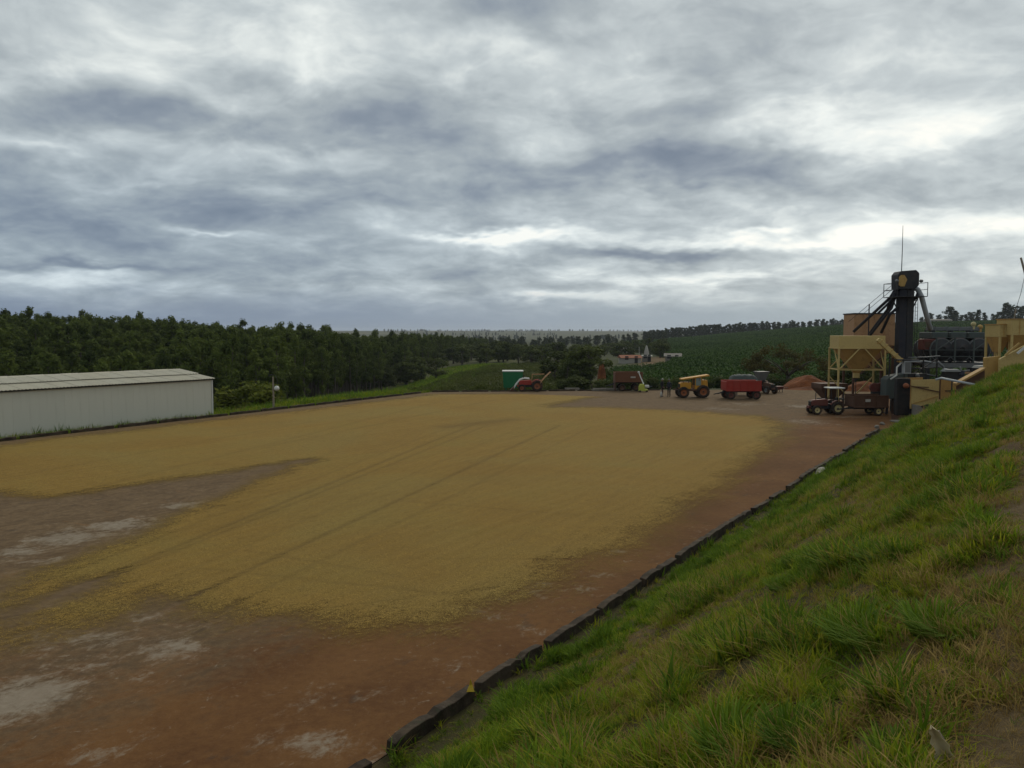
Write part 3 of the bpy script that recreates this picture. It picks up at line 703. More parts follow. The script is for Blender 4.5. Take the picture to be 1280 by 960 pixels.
# ---- coffee rows on the right hillside and the young field in the middle
def shrub_mesh(seed, mat, n=210, size=.17, h=1.0):
    V, sh = leaf_cloud([((0, 0, .55 * h), (.75, .75, .55 * h), 1)], n, size, seed, .6, 1.3); return leaf_mesh('shrub', V, sh, mat)
pts = []; ca, sa_ = math.cos(.35), math.sin(.35)
xs = []; 
for r in np.arange(-200, 900, 4.2):
    for q in np.arange(-500, 800, 1.55):
        if q * 0 + r > 900: break
        x = q * ca - r * sa_ + 60; y = q * sa_ + r * ca + 60
        if y < 98: continue
        d = math.hypot(x, y); a_ = x / y
        if a_ < np.interp(d, [95, 165, 178, 236, 256, 420, 700], [.115, .125, .20, .205, .19, .16, .14]) or a_ > .82 or d > 690: continue
        if d > 330 and rf.random() < .35: continue
        xs.append((x + rf.uniform(-.25, .25), y + rf.uniform(-.25, .25)))
xs = np.array(xs); zs = terr(xs[:, 0], xs[:, 1])
keep = ~((np.hypot(xs[:, 0] - 33, xs[:, 1] - 90) < 9))
pts = [(x, y, z - .1, rf.uniform(0, 6.28), rf.uniform(1.45, 1.8), rf.randrange(3)) for (x, y), z, k in zip(xs, zs, keep) if k]
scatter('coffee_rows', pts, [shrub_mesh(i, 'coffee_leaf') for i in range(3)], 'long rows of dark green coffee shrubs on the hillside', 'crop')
pts = []
for r in np.arange(-60, 260, 2.9):
    for q in np.arange(-120, 300, .95):
        x = -30 + q * .50 + r * .866; y = 60 + q * .866 - r * .5; d = math.hypot(x, y); a_ = x / y
        if not (86 < d < 245) or a_ > np.interp(d, [86, 150, 245], [.10, .055, .05]): continue
        if a_ < np.interp(d, [86, 120, 200, 330], [-.20, -.150, -.045, .04]): continue
        if rf.random() < .12: continue
        pts.append((x + rf.uniform(-.2, .2), y + rf.uniform(-.2, .2), 0, rf.uniform(0, 6.28), rf.uniform(.5, .95), rf.randrange(3)))
pa_ = np.array(pts); pa_[:, 2] = terr(pa_[:, 0], pa_[:, 1])
scatter('young_crop_rows', pa_, [shrub_mesh(10 + i, 'field_leaf', 110, .15) for i in range(3)], 'rows of low young plants in the field beyond the yard', 'crop')

# ---- grass: blades on the bank, coarse tufts on the slope beyond the kerbs
def tuft(seed, nb, h0, h1, lean, wd, mat, spread=.06):
    rn = random.Random(seed); vs = []; fs = []; sh = []
    for i in range(nb):
        a = rn.uniform(0, 6.28); r = spread * math.sqrt(rn.random()); bx0, by0 = r * math.cos(a + 1), r * math.sin(a + 1); h = rn.uniform(h0, h1); l = rn.uniform(.08, 1) * lean * h; w0 = wd * rn.uniform(.7, 1.3)
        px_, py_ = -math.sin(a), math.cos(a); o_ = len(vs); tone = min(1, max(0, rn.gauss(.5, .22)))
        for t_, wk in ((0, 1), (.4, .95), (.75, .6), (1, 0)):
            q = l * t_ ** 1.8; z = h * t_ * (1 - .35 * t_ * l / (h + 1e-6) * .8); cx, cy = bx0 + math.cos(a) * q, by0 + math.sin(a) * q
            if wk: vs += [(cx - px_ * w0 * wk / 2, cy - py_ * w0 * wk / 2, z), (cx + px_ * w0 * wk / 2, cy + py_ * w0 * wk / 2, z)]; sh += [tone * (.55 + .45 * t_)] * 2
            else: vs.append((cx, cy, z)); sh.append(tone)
        fs += [(o_, o_ + 1, o_ + 3, o_ + 2), (o_ + 2, o_ + 3, o_ + 5, o_ + 4), (o_ + 4, o_ + 5, o_ + 6)]
    me = bpy.data.meshes.new('tuft'); me.from_pydata(vs, [], fs); a = me.attributes.new('shade', 'FLOAT', 'POINT'); a.data.foreach_set('value', sh); me.materials.append(M[mat]); return me
KIT = [tuft(1, 15, .07, .17, 1.1, .011, 'grass_green', .06), tuft(2, 15, .10, .23, 1.3, .012, 'grass_green', .08), tuft(3, 13, .07, .17, 1.4, .010, 'grass_lime', .08), tuft(4, 14, .08, .20, 1.2, .010, 'grass_lime', .07),
       tuft(5, 12, .05, .15, 1.9, .007, 'grass_dry', .10), tuft(6, 10, .08, .24, 1.6, .007, 'grass_dry', .08), tuft(7, 14, .11, .26, 1.2, .014, 'grass_blue', .08), tuft(8, 12, .02, .06, 3.2, .006, 'grass_dry', .12)]
KIT += [tuft(9, 12, .05, .14, 1.3, .028, 'grass_lime', .05), tuft(10, 10, .06, .16, 1.1, .034, 'grass_green', .05)]
pts = []; rg = np.random.RandomState(9)
N = 520000; s0 = rg.rand(N); S_ = -13 + 58.4 * s0 ** 1.0; N_ = .26 + 9.7 * rg.rand(N)
PX = K0.x + KD.x * S_ + KN.x * N_; PY = K0.y + KD.y * S_ + KN.y * N_; dist = np.hypot(PX, PY)
dens = np.clip(1.0 / (1 + (dist / 7.5) ** 1.4), .16, 1); vis = (PY > .6) & (PX / np.maximum(PY, .1) < .78) & (PX / np.maximum(PY, .1) > -.78)
k = vis & (rg.rand(N) < dens); S_, N_, PX, PY, dist = S_[k], N_[k], PX[k], PY[k], dist[k]
PZ = bank_h(S_, N_); dr = dryness(S_, N_); yl = fbm(S_ / 2.6, N_ / 1.6, 111); lush = fbm(S_ / 1.1, N_ / 1.1, 121); rr = rg.rand(len(S_))
low = sstep(3.2, 1.2, N_)
idx = np.where(rr < dr * .80, np.where(rg.rand(len(S_)) < .35, 7, np.where(rg.rand(len(S_)) < .55, 4, 5)),
      np.where((yl > .44) & (low < .7) & (rg.rand(len(S_)) < .66), np.where(rg.rand(len(S_)) < .34, 5, np.where(rg.rand(len(S_)) < .5, 2, 3)),
      np.where(lush > .56, np.where(rg.rand(len(S_)) < .5, 6, 1), np.where(rg.rand(len(S_)) < .55, 0, np.where(rg.rand(len(S_)) < .5, 1, 2)))))
idx = np.where((rg.rand(len(S_)) < .045) & (dr < .6), np.where(rg.rand(len(S_)) < .5, 8, 9), idx)
sc_ = (.42 + .48 * rg.rand(len(S_))) * (1 + .6 * sstep(.55, .72, lush)) * np.where(dist > 14, 1.0 + np.clip((dist - 14) / 60, 0, .35), 1) * (1 - .35 * (dr > .7))
clump = fbm(S_ / .75, N_ / .6, 141, 3); gap = sstep(.47, .36, clump)
sc_ = sc_ * (.55 + .45 * sstep(.3, 1.5, N_)) * (.62 + .85 * sstep(.40, .66, clump))
swap = (rg.rand(len(S_)) < gap * .75); idx = np.where(swap, rg.choice([4, 7, 7, 5, 2], len(S_)), idx)
# weeds spilling over the kerb foot
kx = []
for i in range(420):
    s1 = rf.uniform(-8, 45); cl_ = fbm(np.array([s1 / 1.3]), np.array([.5]), 131)[0]
    if rf.random() > (cl_ - .25) * 2: continue
    kx.append((s1, .10 + abs(rf.gauss(0, .12))))
kx = np.array(kx); kp = np.stack([K0.x + KD.x * kx[:, 0] + KN.x * kx[:, 1], K0.y + KD.y * kx[:, 0] + KN.y * kx[:, 1], kx[:, 0] * 0, rg.rand(len(kx)) * 6.28, .7 + rg.rand(len(kx)) * .8, rg.choice([0, 1, 1, 2, 3, 5, 6], len(kx)), rg.rand(len(kx)) * .3], 1)
pts = np.stack([PX, PY, PZ - .012, rg.rand(len(S_)) * 6.28, sc_, idx, rg.rand(len(S_)) * .35], 1)
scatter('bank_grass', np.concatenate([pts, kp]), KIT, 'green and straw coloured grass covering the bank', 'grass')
# weeds along the left kerb and on the slope behind it
pts = []
for i in range(5200):
    u = rf.random(); off = .18 + abs(rf.gauss(0, 1)) * (.35 if rf.random() < .5 else 4.5); p = LA + (LB - LA) * (.25 + .75 * u) + Vector((-ld.y, ld.x, 0)) * off
    pts.append((p.x, p.y, tz(p.x, p.y) - .02, rf.uniform(0, 6), rf.uniform(1.2, 3.2) * (1 if off > 1 else .7), rf.choice((0, 1, 2, 3, 6, 6, 5)), .3))
for i in range(9000):
    d = rf.uniform(84, 240); a_ = np.interp(d, [85, 120, 200, 330], [-.215, -.165, -.055, .035]) + rf.gauss(0, .028); x = a_ * d; pts.append((x, d, tz(x, d) - .05, rf.uniform(0, 6), rf.uniform(2.0, 4.0), rf.choice((1, 3, 6, 0)), .2))
for i in range(5000):
    px = rf.uniform(300, 500); d = rf.uniform(68, 125); x = (px - 640) / 1000 * d
    if polysd(np.array([x]), np.array([d]), YARD)[0] > -.3: continue
    pts.append((x, d, tz(x, d) - .05, rf.uniform(0, 6), rf.uniform(2.0, 4.5), rf.choice((0, 1, 2, 6, 3)), .2))
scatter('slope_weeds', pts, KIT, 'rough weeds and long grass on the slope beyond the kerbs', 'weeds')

# ================================================================== SHED
c0 = gp(271, 519.5); du = Vector((KD.x * .90 + ld.x * .1, KD.y * .90 + ld.y * .1, 0)).normalized(); dn = Vector((-du.y, du.x, 0))
c0 = c0 + dn * .55
shed = thing('storage_shed', 'long white walled storage shed with low pale roof beyond the yard edge', 'shed', (c0.x, c0.y, 0), math.atan2(-du.y, -du.x))
# local x runs along the wall away from the corner, local y towards the yard (positive), so depth is negative y
SL, SWD, WH = 34.0, 7.6, 2.62
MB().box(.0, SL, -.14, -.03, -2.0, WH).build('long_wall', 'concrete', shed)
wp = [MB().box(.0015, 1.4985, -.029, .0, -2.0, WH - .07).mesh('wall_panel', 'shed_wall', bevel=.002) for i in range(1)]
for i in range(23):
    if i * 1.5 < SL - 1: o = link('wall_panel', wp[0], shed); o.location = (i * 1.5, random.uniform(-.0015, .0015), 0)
gw = MB().add([(0.004, -.14, -2), (.14, -.14, -2), (.14, -SWD + .14, -2), (0.004, -SWD + .14, -2), (0.004, -.14, WH - .03), (.14, -.14, WH - .03), (.14, -SWD / 2, WH + .42), (0.004, -SWD / 2, WH + .42), (.14, -SWD + .14, WH - .03), (0.004, -SWD + .14, WH - .03)],
     [(0, 4, 7, 9, 3), (1, 2, 8, 6, 5), (0, 1, 5, 4), (4, 5, 6, 7), (7, 6, 8, 9), (3, 9, 8, 2), (0, 3, 2, 1)]); gw.build('gable_wall', 'shed_wall', shed)
MB().box(.0, SL, -SWD, -SWD + .14, -2.0, WH - .01).build('back_wall', 'shed_wall', shed)
MB().box(-.12, SL, .02, .14, WH - .06, WH + .03).build('gutter', 'dark_steel', shed)
hw = SWD / 2 + .25; rise = .50; pit = math.atan2(rise, hw)
def sheet(y0, y1, lift):
    mb = MB(); w_ = 1.10; n = 10; top = []; fs = []
    for i in range(n + 1):
        x = w_ * 1.03 * i / n; zc = .022 * math.cos(i / n * 2 * math.pi * 5)
        for y in (y0, y1): top.append((x, y, (y0 * 0 + (.25 - y) / hw * rise) + lift + zc))
    for i in range(n): fs.append((2 * i, 2 * i + 2, 2 * i + 3, 2 * i + 1))
    vs = top + [(a_, b__, z - .02) for a_, b__, z in top]; o_ = len(top)
    fs2 = fs + [tuple(o_ + k for k in reversed(f)) for f in fs] + [(0, o_, o_ + 2 * n, 2 * n)[:0] or (0, 1, o_ + 1, o_)] + [(2 * n, 2 * n + 1, o_ + 2 * n + 1, o_ + 2 * n)]
    for i in range(n): fs2 += [(2 * i, 2 * i + 2, o_ + 2 * i + 2, o_ + 2 * i), (2 * i + 1, 2 * i + 3, o_ + 2 * i + 3, o_ + 2 * i + 1)]
    return mb.add(vs, fs2).mesh('roof_sheet', 'shed_roof')
shA = sheet(.25, -1.72, WH - .46 + .51); shB = sheet(-1.60, -SWD / 2 - .02, WH - .46 + .58)
rs_ = random.Random(2)
cap = MB().prism([(-.3, -.06), (0, .05), (.3, -.06), (.3, -.09), (0, .015), (-.3, -.09)], 0, 1.14)
for v in range(len(cap.v)): x_, y_, z_ = cap.v[v]; cap.v[v] = (y_, x_, z_)
capm = cap.mesh('ridge_cap', 'shed_roof')
i = 0; x = -.16
while x < SL:
    for me in (shA, shB):
        o = link('roof_sheet', me, shed); o.location = (x, 0, rs_.uniform(-.004, .006))
    o = link('ridge_cap', capm, shed); o.location = (x, -SWD / 2, WH + .60 + (.012 if i % 2 else 0)); x += 1.10; i += 1
far = MB().add([(-.16, -SWD / 2, WH + .575), (SL, -SWD / 2, WH + .575), (SL, -SWD - .25, WH + .06), (-.16, -SWD - .25, WH + .06), (-.16, -SWD / 2, WH + .55), (SL, -SWD / 2, WH + .55), (SL, -SWD - .25, WH + .035), (-.16, -SWD - .25, WH + .035)],
     [(0, 1, 2, 3), (7, 6, 5, 4), (0, 4, 5, 1), (1, 5, 6, 2), (2, 6, 7, 3), (3, 7, 4, 0)]); far.build('rear_roof', 'shed_roof', shed)
MB().box(-.10, .0, -.12, .06, -2, WH - .06).build('corner_downpipe', 'white_paint', shed)
tc = bpy.data.curves.new('lettering', 'FONT'); tc.body = 'V3'; tc.size = .42; tc.extrude = .004
tmp = bpy.data.objects.new('lettering', tc); COL.objects.link(tmp); dg = bpy.context.evaluated_depsgraph_get(); tm = bpy.data.meshes.new_from_object(tmp.evaluated_get(dg)); bpy.data.objects.remove(tmp)
tm.materials.clear(); tm.materials.append(M['grey_green']); o = link('lettering', tm, shed); o.rotation_euler = (math.pi / 2, 0, math.pi); o.location = (14.75, .012, 1.95)

# ================================================================== VEHICLE KIT
def wheel(parent, x, y, r, w_, rim='cream', lug=True, name='wheel'):
    mb = MB(); h = w_ / 2
    mb.lathe([(r * .56, -h * .75), (r * .80, -h), (r * .95, -h * .92), (r, -h * .5), (r, h * .5), (r * .95, h * .92), (r * .80, h), (r * .56, h * .75)], (0, 0, 0), 'y', 26)
    if lug:
        for k in range(18):
            a = k * 2 * math.pi / 18; c_, s__ = math.cos(a), math.sin(a)
            for sg in (-1, 1):
                a2 = a + sg * .10; p0 = Vector((math.cos(a) * r, 0, math.sin(a) * r)); p1 = Vector((math.cos(a2 + .1) * r, sg * h * .9, math.sin(a2 + .1) * r)); mb.bar(p0, p1, .05 * r * 2, .07 * r)
    o = mb.build(name, 'rubber', parent, True); o.location = (x, y, r)
    rm = MB().lathe([(r * .58, -h * .7), (r * .50, -h * .45), (r * .22, -h * .30), (r * .12, -h * .55), (.002, -h * .55)], (0, 0, 0), 'y', 20)
    rm.lathe([(r * .58, h * .7), (r * .50, h * .45), (r * .22, h * .30), (r * .12, h * .55), (.002, h * .55)], (0, 0, 0), 'y', 20)
    ro = rm.build('rim', rim, o, True)
    hb = MB().lathe([(r * .13, -h * .62), (r * .13, h * .62)], (0, 0, 0), 'y', 10); hb.lathe([(.001, -h * .62), (r * .13, -h * .62)], (0, 0, 0), 'y', 10); hb.lathe([(.001, h * .62), (r * .13, h * .62)], (0, 0, 0), 'y', 10); hb.build('hub', 'dark_steel', o)
    return o
def tractor(name, label, loc, rz, paint_, rim, k=1.0, rear_r=.62, front_r=.40, canopy=None, group=None, hood='curved', front_rim=None):
    """small farm tractor, nose along -x"""
    t = thing(name, label, 'tractor', loc, rz, group); t.scale = (k, k, k)
    MB().box(-1.35, .35, -.17, .17, .42, .66).box(-.15, .55, -.24, .24, .40, .82).build('chassis', 'dark_steel', t, bevel=.02)
    hd = MB().prism([(-1.42, .66), (-1.46, .98), (-1.30, 1.10), (-.20, 1.18), (-.12, .98), (-.12, .66)], -.25, .25); hd.build('hood', paint_, t, bevel=.03)
    MB().box(-1.485, -1.455, -.20, .20, .70, .98).build('grille', 'black', t)
    for sg in (-1, 1):
        MB().lathe([(.001, 0), (.06, 0), (.065, .03)], (-1.475, sg * .17, 1.02), 'x', 10).build('headlight', 'pale_glass', t)
        fen = MB(); n = 7; vs = []
        for i in range(n + 1):
            a = math.pi * (.12 + .72 * i / n); R_ = rear_r + .09
            for yy in (sg * .36, sg * .66): vs.append((.45 + R_ * math.cos(a), yy, rear_r + R_ * math.sin(a)))
        m_ = len(vs); fen.add(vs + [(a, b__, z - .03) for a, b__, z in vs], [f for i in range(n) for f in ((2 * i, 2 * i + 2, 2 * i + 3, 2 * i + 1), (m_ + 2 * i, m_ + 2 * i + 1, m_ + 2 * i + 3, m_ + 2 * i + 2), (2 * i, m_ + 2 * i, m_ + 2 * i + 2, 2 * i + 2), (2 * i + 1, 2 * i + 3, m_ + 2 * i + 3, m_ + 2 * i + 1))])
        fen.build('fender', paint_, t); wheel(t, .45, sg * .58, rear_r, .36, rim); wheel(t, -1.12, sg * .52, front_r, .24, front_rim or rim)
    MB().tube([(.45, -.5, rear_r), (.45, .5, rear_r)], .09).build('rear_axle', 'dark_steel', t); MB().tube([(-1.12, -.45, front_r), (-1.12, .45, front_r)], .06).build('front_axle', 'dark_steel', t)
    st = MB().box(.28, .68, -.22, .22, .86, .96).box(.60, .70, -.22, .22, .94, 1.30); st.build('seat', 'black', t, bevel=.03)
    sw = MB(); ring = [(.02 + .17 * math.cos(a) * .5, .17 * math.sin(a), 1.28 + .17 * math.cos(a) * .85) for a in [2 * math.pi * i / 12 for i in range(13)]]
    sw.tube(ring, .016, 6).tube([(-.16, 0, 1.05), (.02, 0, 1.28)], .02, 6); sw.build('steering_wheel', 'black', t)
    MB().tube([(-.95, .12, 1.08), (-.95, .12, 1.62), (-.90, .12, 1.70)], .032, 8).build('exhaust_pipe', 'dark_steel', t)
    MB().box(-1.62, -1.46, -.24, .24, .46, .66).build('front_weight', paint_, t, bevel=.02)
    if canopy:
        MB().box(-.15, 1.05, -.58, .58, 1.98, 2.07).build('canopy', canopy, t, bevel=.035)
        for x in (.0, .95):
            for sg in (-1, 1): MB().bar((x, sg * .5, .80), (x, sg * .5, 1.99), .045).build('canopy_post', 'dark_steel', t)
    return t
def trailer(name, label, loc, rz, L, W, z0, z1, mat, wr, axles, rim, plate=None, ribs=5, flare=.0, cat='trailer'):
    t = thing(name, label, cat, loc, rz); w_ = W / 2; th = .05; ch = z0
    MB().box(-L / 2, L / 2, -w_, w_, z0, z0 + .06).build('bed', mat, t)
    for sg in (-1, 1):
        y0 = sg * w_; y1 = sg * (w_ + flare); sd_ = MB().hexa([(-L / 2, y0, z0 + .06), (L / 2, y0, z0 + .06), (L / 2, y0 - sg * th, z0 + .06), (-L / 2, y0 - sg * th, z0 + .06), (-L / 2, y1, z1), (L / 2, y1, z1), (L / 2, y1 - sg * th, z1), (-L / 2, y1 - sg * th, z1)]).build('side_panel', mat, t)
        for i in range(ribs):
            x = -L / 2 + .04 + (L - .08) * i / (ribs - 1); MB().bar((x, y0 + sg * .025, z0), (x, y1 + sg * .025, z1), .06, .05).build('rib', mat, sd_)
        MB().bar((-L / 2 - .02, y1, z1 + .03), (L / 2 + .02, y1, z1 + .03), .07, .06).build('top_rail', mat, sd_)
        MB().bar((-L / 2 - .01, y0 + sg * .03, z0 + .02), (L / 2 + .01, y0 + sg * .03, z0 + .02), .06, .10).build('bottom_rail', mat, sd_)
        if plate: MB().box(plate[0], plate[1], min(y0 - sg * .01, y0 + sg * .055), max(y0 - sg * .01, y0 + sg * .055), plate[2], plate[3]).build('number_plate', 'pale_cloth', sd_)
    for x in (-L / 2, L / 2): MB().box(x - .025, x + .025, -w_ + .05, w_ - .05, z0 + .06, z1 - .02).build('end_panel', mat, t)
    MB().box(-L / 2 + .1, L / 2 - .1, -.42, -.32, z0 - .16, z0).box(-L / 2 + .1, L / 2 - .1, .32, .42, z0 - .16, z0).build('chassis', 'dark_steel', t)
    for x in axles:
        MB().tube([(x, -w_ + .1, wr), (x, w_ - .1, wr)], .05).bar((x, -.37, wr), (x, -.37, z0 - .1), .1).bar((x, .37, wr), (x, .37, z0 - .1), .1).build('axle', 'dark_steel', t)
        for sg in (-1, 1): wheel(t, x, sg * (w_ - .08), wr, .2, rim, False)
    MB().bar((-L / 2 + .2, 0, z0 - .10), (-L / 2 - .9, 0, .42), .08, .08).bar((-L / 2 + .2, .35, z0 - .1), (-L / 2 - .55, 0, .45), .06).bar((-L / 2 + .2, -.35, z0 - .1), (-L / 2 - .55, 0, .45), .06).build('drawbar', 'dark_steel', t)
    return t

# ---- red tractor with white canopy and its brown trailer, beside the elevator
g0 = gp(1041, 517.5)
tractor('farm_tractor', 'red tractor with white canopy and cream wheel hubs hitched to the brown trailer', (g0.x - .35, g0.y, 0), .06, 'red_dull', 'cream', .95, .50, .36, 'white_paint')
trailer('tipping_trailer', 'rust brown box trailer with yellow hubs behind the white canopied tractor', (gp(1084, 519).x, gp(1084, 519).y + .2, 0), .05, 2.5, 1.5, .62, 1.42, 'rust_brown', .33, (.55,), 'cream', (-.45, -.10, 1.02, 1.2), 4)
# dark spreader hopper standing behind the tractor
sp = gp(1043, 511); t = thing('spreader_hopper', 'dark brown funnel shaped spreader hopper behind the white canopied tractor', 'spreader', (sp.x, sp.y + 1.1, 0), .1)
MB().hexa([(-.45, -.4, .75), (.45, -.4, .75), (.45, .4, .75), (-.45, .4, .75), (-1.1, -.85, 1.55), (1.1, -.85, 1.55), (1.1, .85, 1.55), (-1.1, .85, 1.55)]).build('funnel', 'rust_brown', t)
MB().box(-1.1, 1.1, -.85, .85, 1.552, 1.95).build('rim_box', 'rust_brown', t, bevel=.02)
MB().bar((-.8, -.4, .7), (1.3, -.4, .7), .1).bar((-.8, .4, .7), (1.3, .4, .7), .1).build('frame', 'dark_steel', t)
for sg in (-1, 1): wheel(t, .2, sg * .72, .38, .22, 'dark_steel', False)
MB().bar((-.8, 0, .68), (-1.7, 0, .45), .09).build('drawbar', 'dark_steel', t)

# ---- red four wheeled wagon, the loader tractor, hopper tractor, yellow tractor
g1 = gp(926, 498.5)
t = trailer('red_wagon', 'bright red four wheeled farm wagon parked beside the yellow machine', (g1.x, g1.y, 0), .03, 3.15, 1.7, .78, 1.62, 'red', .40, (-1.15, 1.15), 'red_dull', None, 6, .0, 'wagon')
o = thing('tarpaulin_heap', 'grey green tarpaulin heaped on a load behind the red wagon', 'tarpaulin', (gp(927, 494).x, 75.5, 0)); mb = MB(); rn = random.Random(4); nx, ny = 15, 9; vs = []
for j in range(ny):
    for i in range(nx):
        u, v = i / (nx - 1) * 2 - 1, j / (ny - 1) * 2 - 1; h = max(0, 1 - u ** 6) ** .5 * max(0, 1 - v ** 4) ** .5
        vs.append((u * 1.35 + rn.uniform(-.04, .04), v * .9 + rn.uniform(-.04, .04), 1.05 + .95 * h + rn.uniform(-.06, .06)))
mb.add(vs, [(j * nx + i, j * nx + i + 1, (j + 1) * nx + i + 1, (j + 1) * nx + i) for j in range(ny - 1) for i in range(nx - 1)]); mb.build('cover', 'tarp', o, True)
MB().box(-1.25, 1.25, -.8, .8, .55, 1.4).build('load', 'tarp', o, bevel=.06)
for x in (-.8, .8): MB().box(x - .1, x + .1, -.7, .7, 0, .56).build('bearer', 'wood_pole', o)
g2 = gp(957, 492)
t = tractor('hopper_tractor', 'dark tractor carrying a tilted grey hopper beside the red wagon', (g2.x, g2.y + .6, 0), .35 + math.pi / 2, 'rust_brown', 'grey_steel', .92, .62, .42)
hp = MB().hexa([(-.3, -.35, 1.35), (.3, -.35, 1.35), (.3, .35, 1.35), (-.3, .35, 1.35), (-.55, -.62, 2.25), (.55, -.62, 2.25), (.55, .62, 2.25), (-.55, .62, 2.25)]).build('hopper', 'grey_steel', t); hp.location = (.45, 0, -.0)
MB().box(-.58, .58, -.65, .65, 2.252, 2.31).build('hopper_rim', 'grey_steel', hp)
for sg in (-1, 1): MB().bar((.45, sg * .3, .8), (.45, sg * .3, 1.38), .06).build('hopper_strut', 'dark_steel', t)

g3 = gp(866, 496.8); t = thing('yellow_sprayer', 'yellow high wheeled farm machine with sloping boom and muddy orange wheels', 'farm machine', (g3.x, g3.y, 0), 0)
MB().box(-1.25, 1.15, -.55, .55, .62, .80).build('chassis', 'rust_brown', t, bevel=.02)
MB().prism([(-1.25, .80), (-1.25, 1.32), (-1.05, 1.42), (-.25, 1.42), (-.25, .80)], -.50, .50).build('engine_hood', 'yellow_machine', t, bevel=.04)
MB().box(-1.29, -1.252, -.35, .35, .90, 1.25).build('grille', 'black', t)
cb = MB(); 
for x in (.10, .66):
    for y in (-.5, .5): cb.bar((x, y, .80), (x, y, 1.90), .07)
cb.bar((.1, -.5, 1.9), (.66, -.5, 1.9), .07).bar((.1, .5, 1.9), (.66, .5, 1.9), .07).box(.06, .70, -.54, .54, .80, 1.12); cb.build('cab_frame', 'yellow_machine', t)
for y in (-.52, .50): MB().box(.145, .615, y, y + .018, 1.14, 1.86).build('cab_window', 'pale_glass', t)
MB().box(.12, .64, -.48, .48, 1.13, 1.14).build('seat', 'black', t)
MB().prism([(.72, .80), (.72, 1.62), (1.20, 1.62), (1.25, .80)], -.55, .55).build('tank', 'yellow_machine', t, bevel=.04)
MB().hexa([(-1.15, -.60, 1.62), (1.35, -.60, 1.98), (1.35, .60, 1.98), (-1.15, .60, 1.62), (-1.15, -.60, 1.74), (1.35, -.60, 2.12), (1.35, .60, 2.12), (-1.15, .60, 1.74)]).build('boom_roof', 'yellow_machine', t, bevel=.02)
for i in range(5):
    x = -1.0 + .48 * i; z = 1.62 + (x + 1.15) * .144; MB().bar((x, -.5, 1.38 if x < 0 else z - .3), (x, -.5, z + .01), .05).bar((x, .5, 1.38 if x < 0 else z - .3), (x, .5, z + .01), .05).build('roof_post', 'rust_brown', t)
for sg in (-1, 1):
    wheel(t, -.98, sg * .62, .50, .30, 'orange_rim'); wheel(t, .78, sg * .66, .58, .36, 'orange_rim')
MB().tube([(-.98, -.55, .5), (-.98, .55, .5)], .07).tube([(.78, -.55, .56), (.78, .55, .56)], .08).build('axles', 'dark_steel', t)
MB().bar((-1.28, 0, .72), (-1.85, 0, .74), .09).build('tow_bar', 'rust_brown', t)

# ---- red loader tractor with a rake frame, green crate behind it
g4 = gp(665, 490); t = tractor('loader_tractor', 'red tractor with white loader arm and raised rake frame beside the green crate', (g4.x + .1, g4.y + 1.2, 0), .0, 'red', 'terracotta', .98, .56, .36)
for sg in (-1, 1):
    MB().tube([(-.35, sg * .62, 1.32), (-.9, sg * .64, 1.36), (-1.35, sg * .66, 1.20), (-1.75, sg * .68, .70), (-2.0, sg * .70, .28)], .055, 8).build('loader_arm', 'white_paint', t)
MB().hexa([(-2.3, -.75, .06), (-1.95, -.75, .06), (-1.95, .75, .06), (-2.3, .75, .06), (-2.35, -.78, .14), (-1.95, -.78, .50), (-1.95, .78, .50), (-2.35, .78, .14)]).build('bucket', 'rust_brown', t)
for i in range(6):
    y = -.75 + .3 * i; MB().tube([(.75, y, .85), (1.25, y, 1.45), (1.85, y, 2.02)], .028, 5).build('rake_tine', 'tan_bin', t)
MB().bar((.85, -.85, 1.0), (.85, .85, 1.0), .08).bar((1.35, -.85, 1.55), (1.35, .85, 1.55), .07).bar((.2, -.3, 1.0), (.95, -.3, 1.1), .07).bar((.2, .3, 1.0), (.95, .3, 1.1), .07).build('rake_frame', 'tan_bin', t)
MB().bar((-.1, -.35, 1.0), (-.05, -.35, 1.75), .05).bar((-.1, .35, 1.0), (-.05, .35, 1.75), .05).bar((-.05, -.35, 1.75), (1.2, -.35, 1.78), .05).bar((-.05, .35, 1.75), (1.2, .35, 1.78), .05).build('roll_frame', 'tan_bin', t)
g5 = gp(641, 489); t = thing('green_crate', 'tall green metal crate with pale rim behind the red loader tractor', 'crate', (g5.x, g5.y + 3.0, -.05)); hw_ = 1.06
MB().hexa([(-.96, -.9, .25), (.96, -.9, .25), (.96, .9, .25), (-.96, .9, .25), (-hw_, -1, 1.92), (hw_, -1, 1.92), (hw_, 1, 1.92), (-hw_, 1, 1.92)]).build('box', 'green_box', t)
for x in (-.9, -.45, 0, .45, .9):
    MB().bar((x, -.93, .28), (x * 1.09, -1.02, 1.9), .07, .05).build('rib', 'green_box', t)
MB().box(-hw_ - .05, hw_ + .05, -1.05, 1.05, 1.922, 2.02).build('rim', 'white_paint', t, bevel=.02)
for x in (-.7, .7):
    for y in (-.6, .6): MB().box(x - .08, x + .08, y - .08, y + .08, 0, .26).build('foot', 'green_box', t)

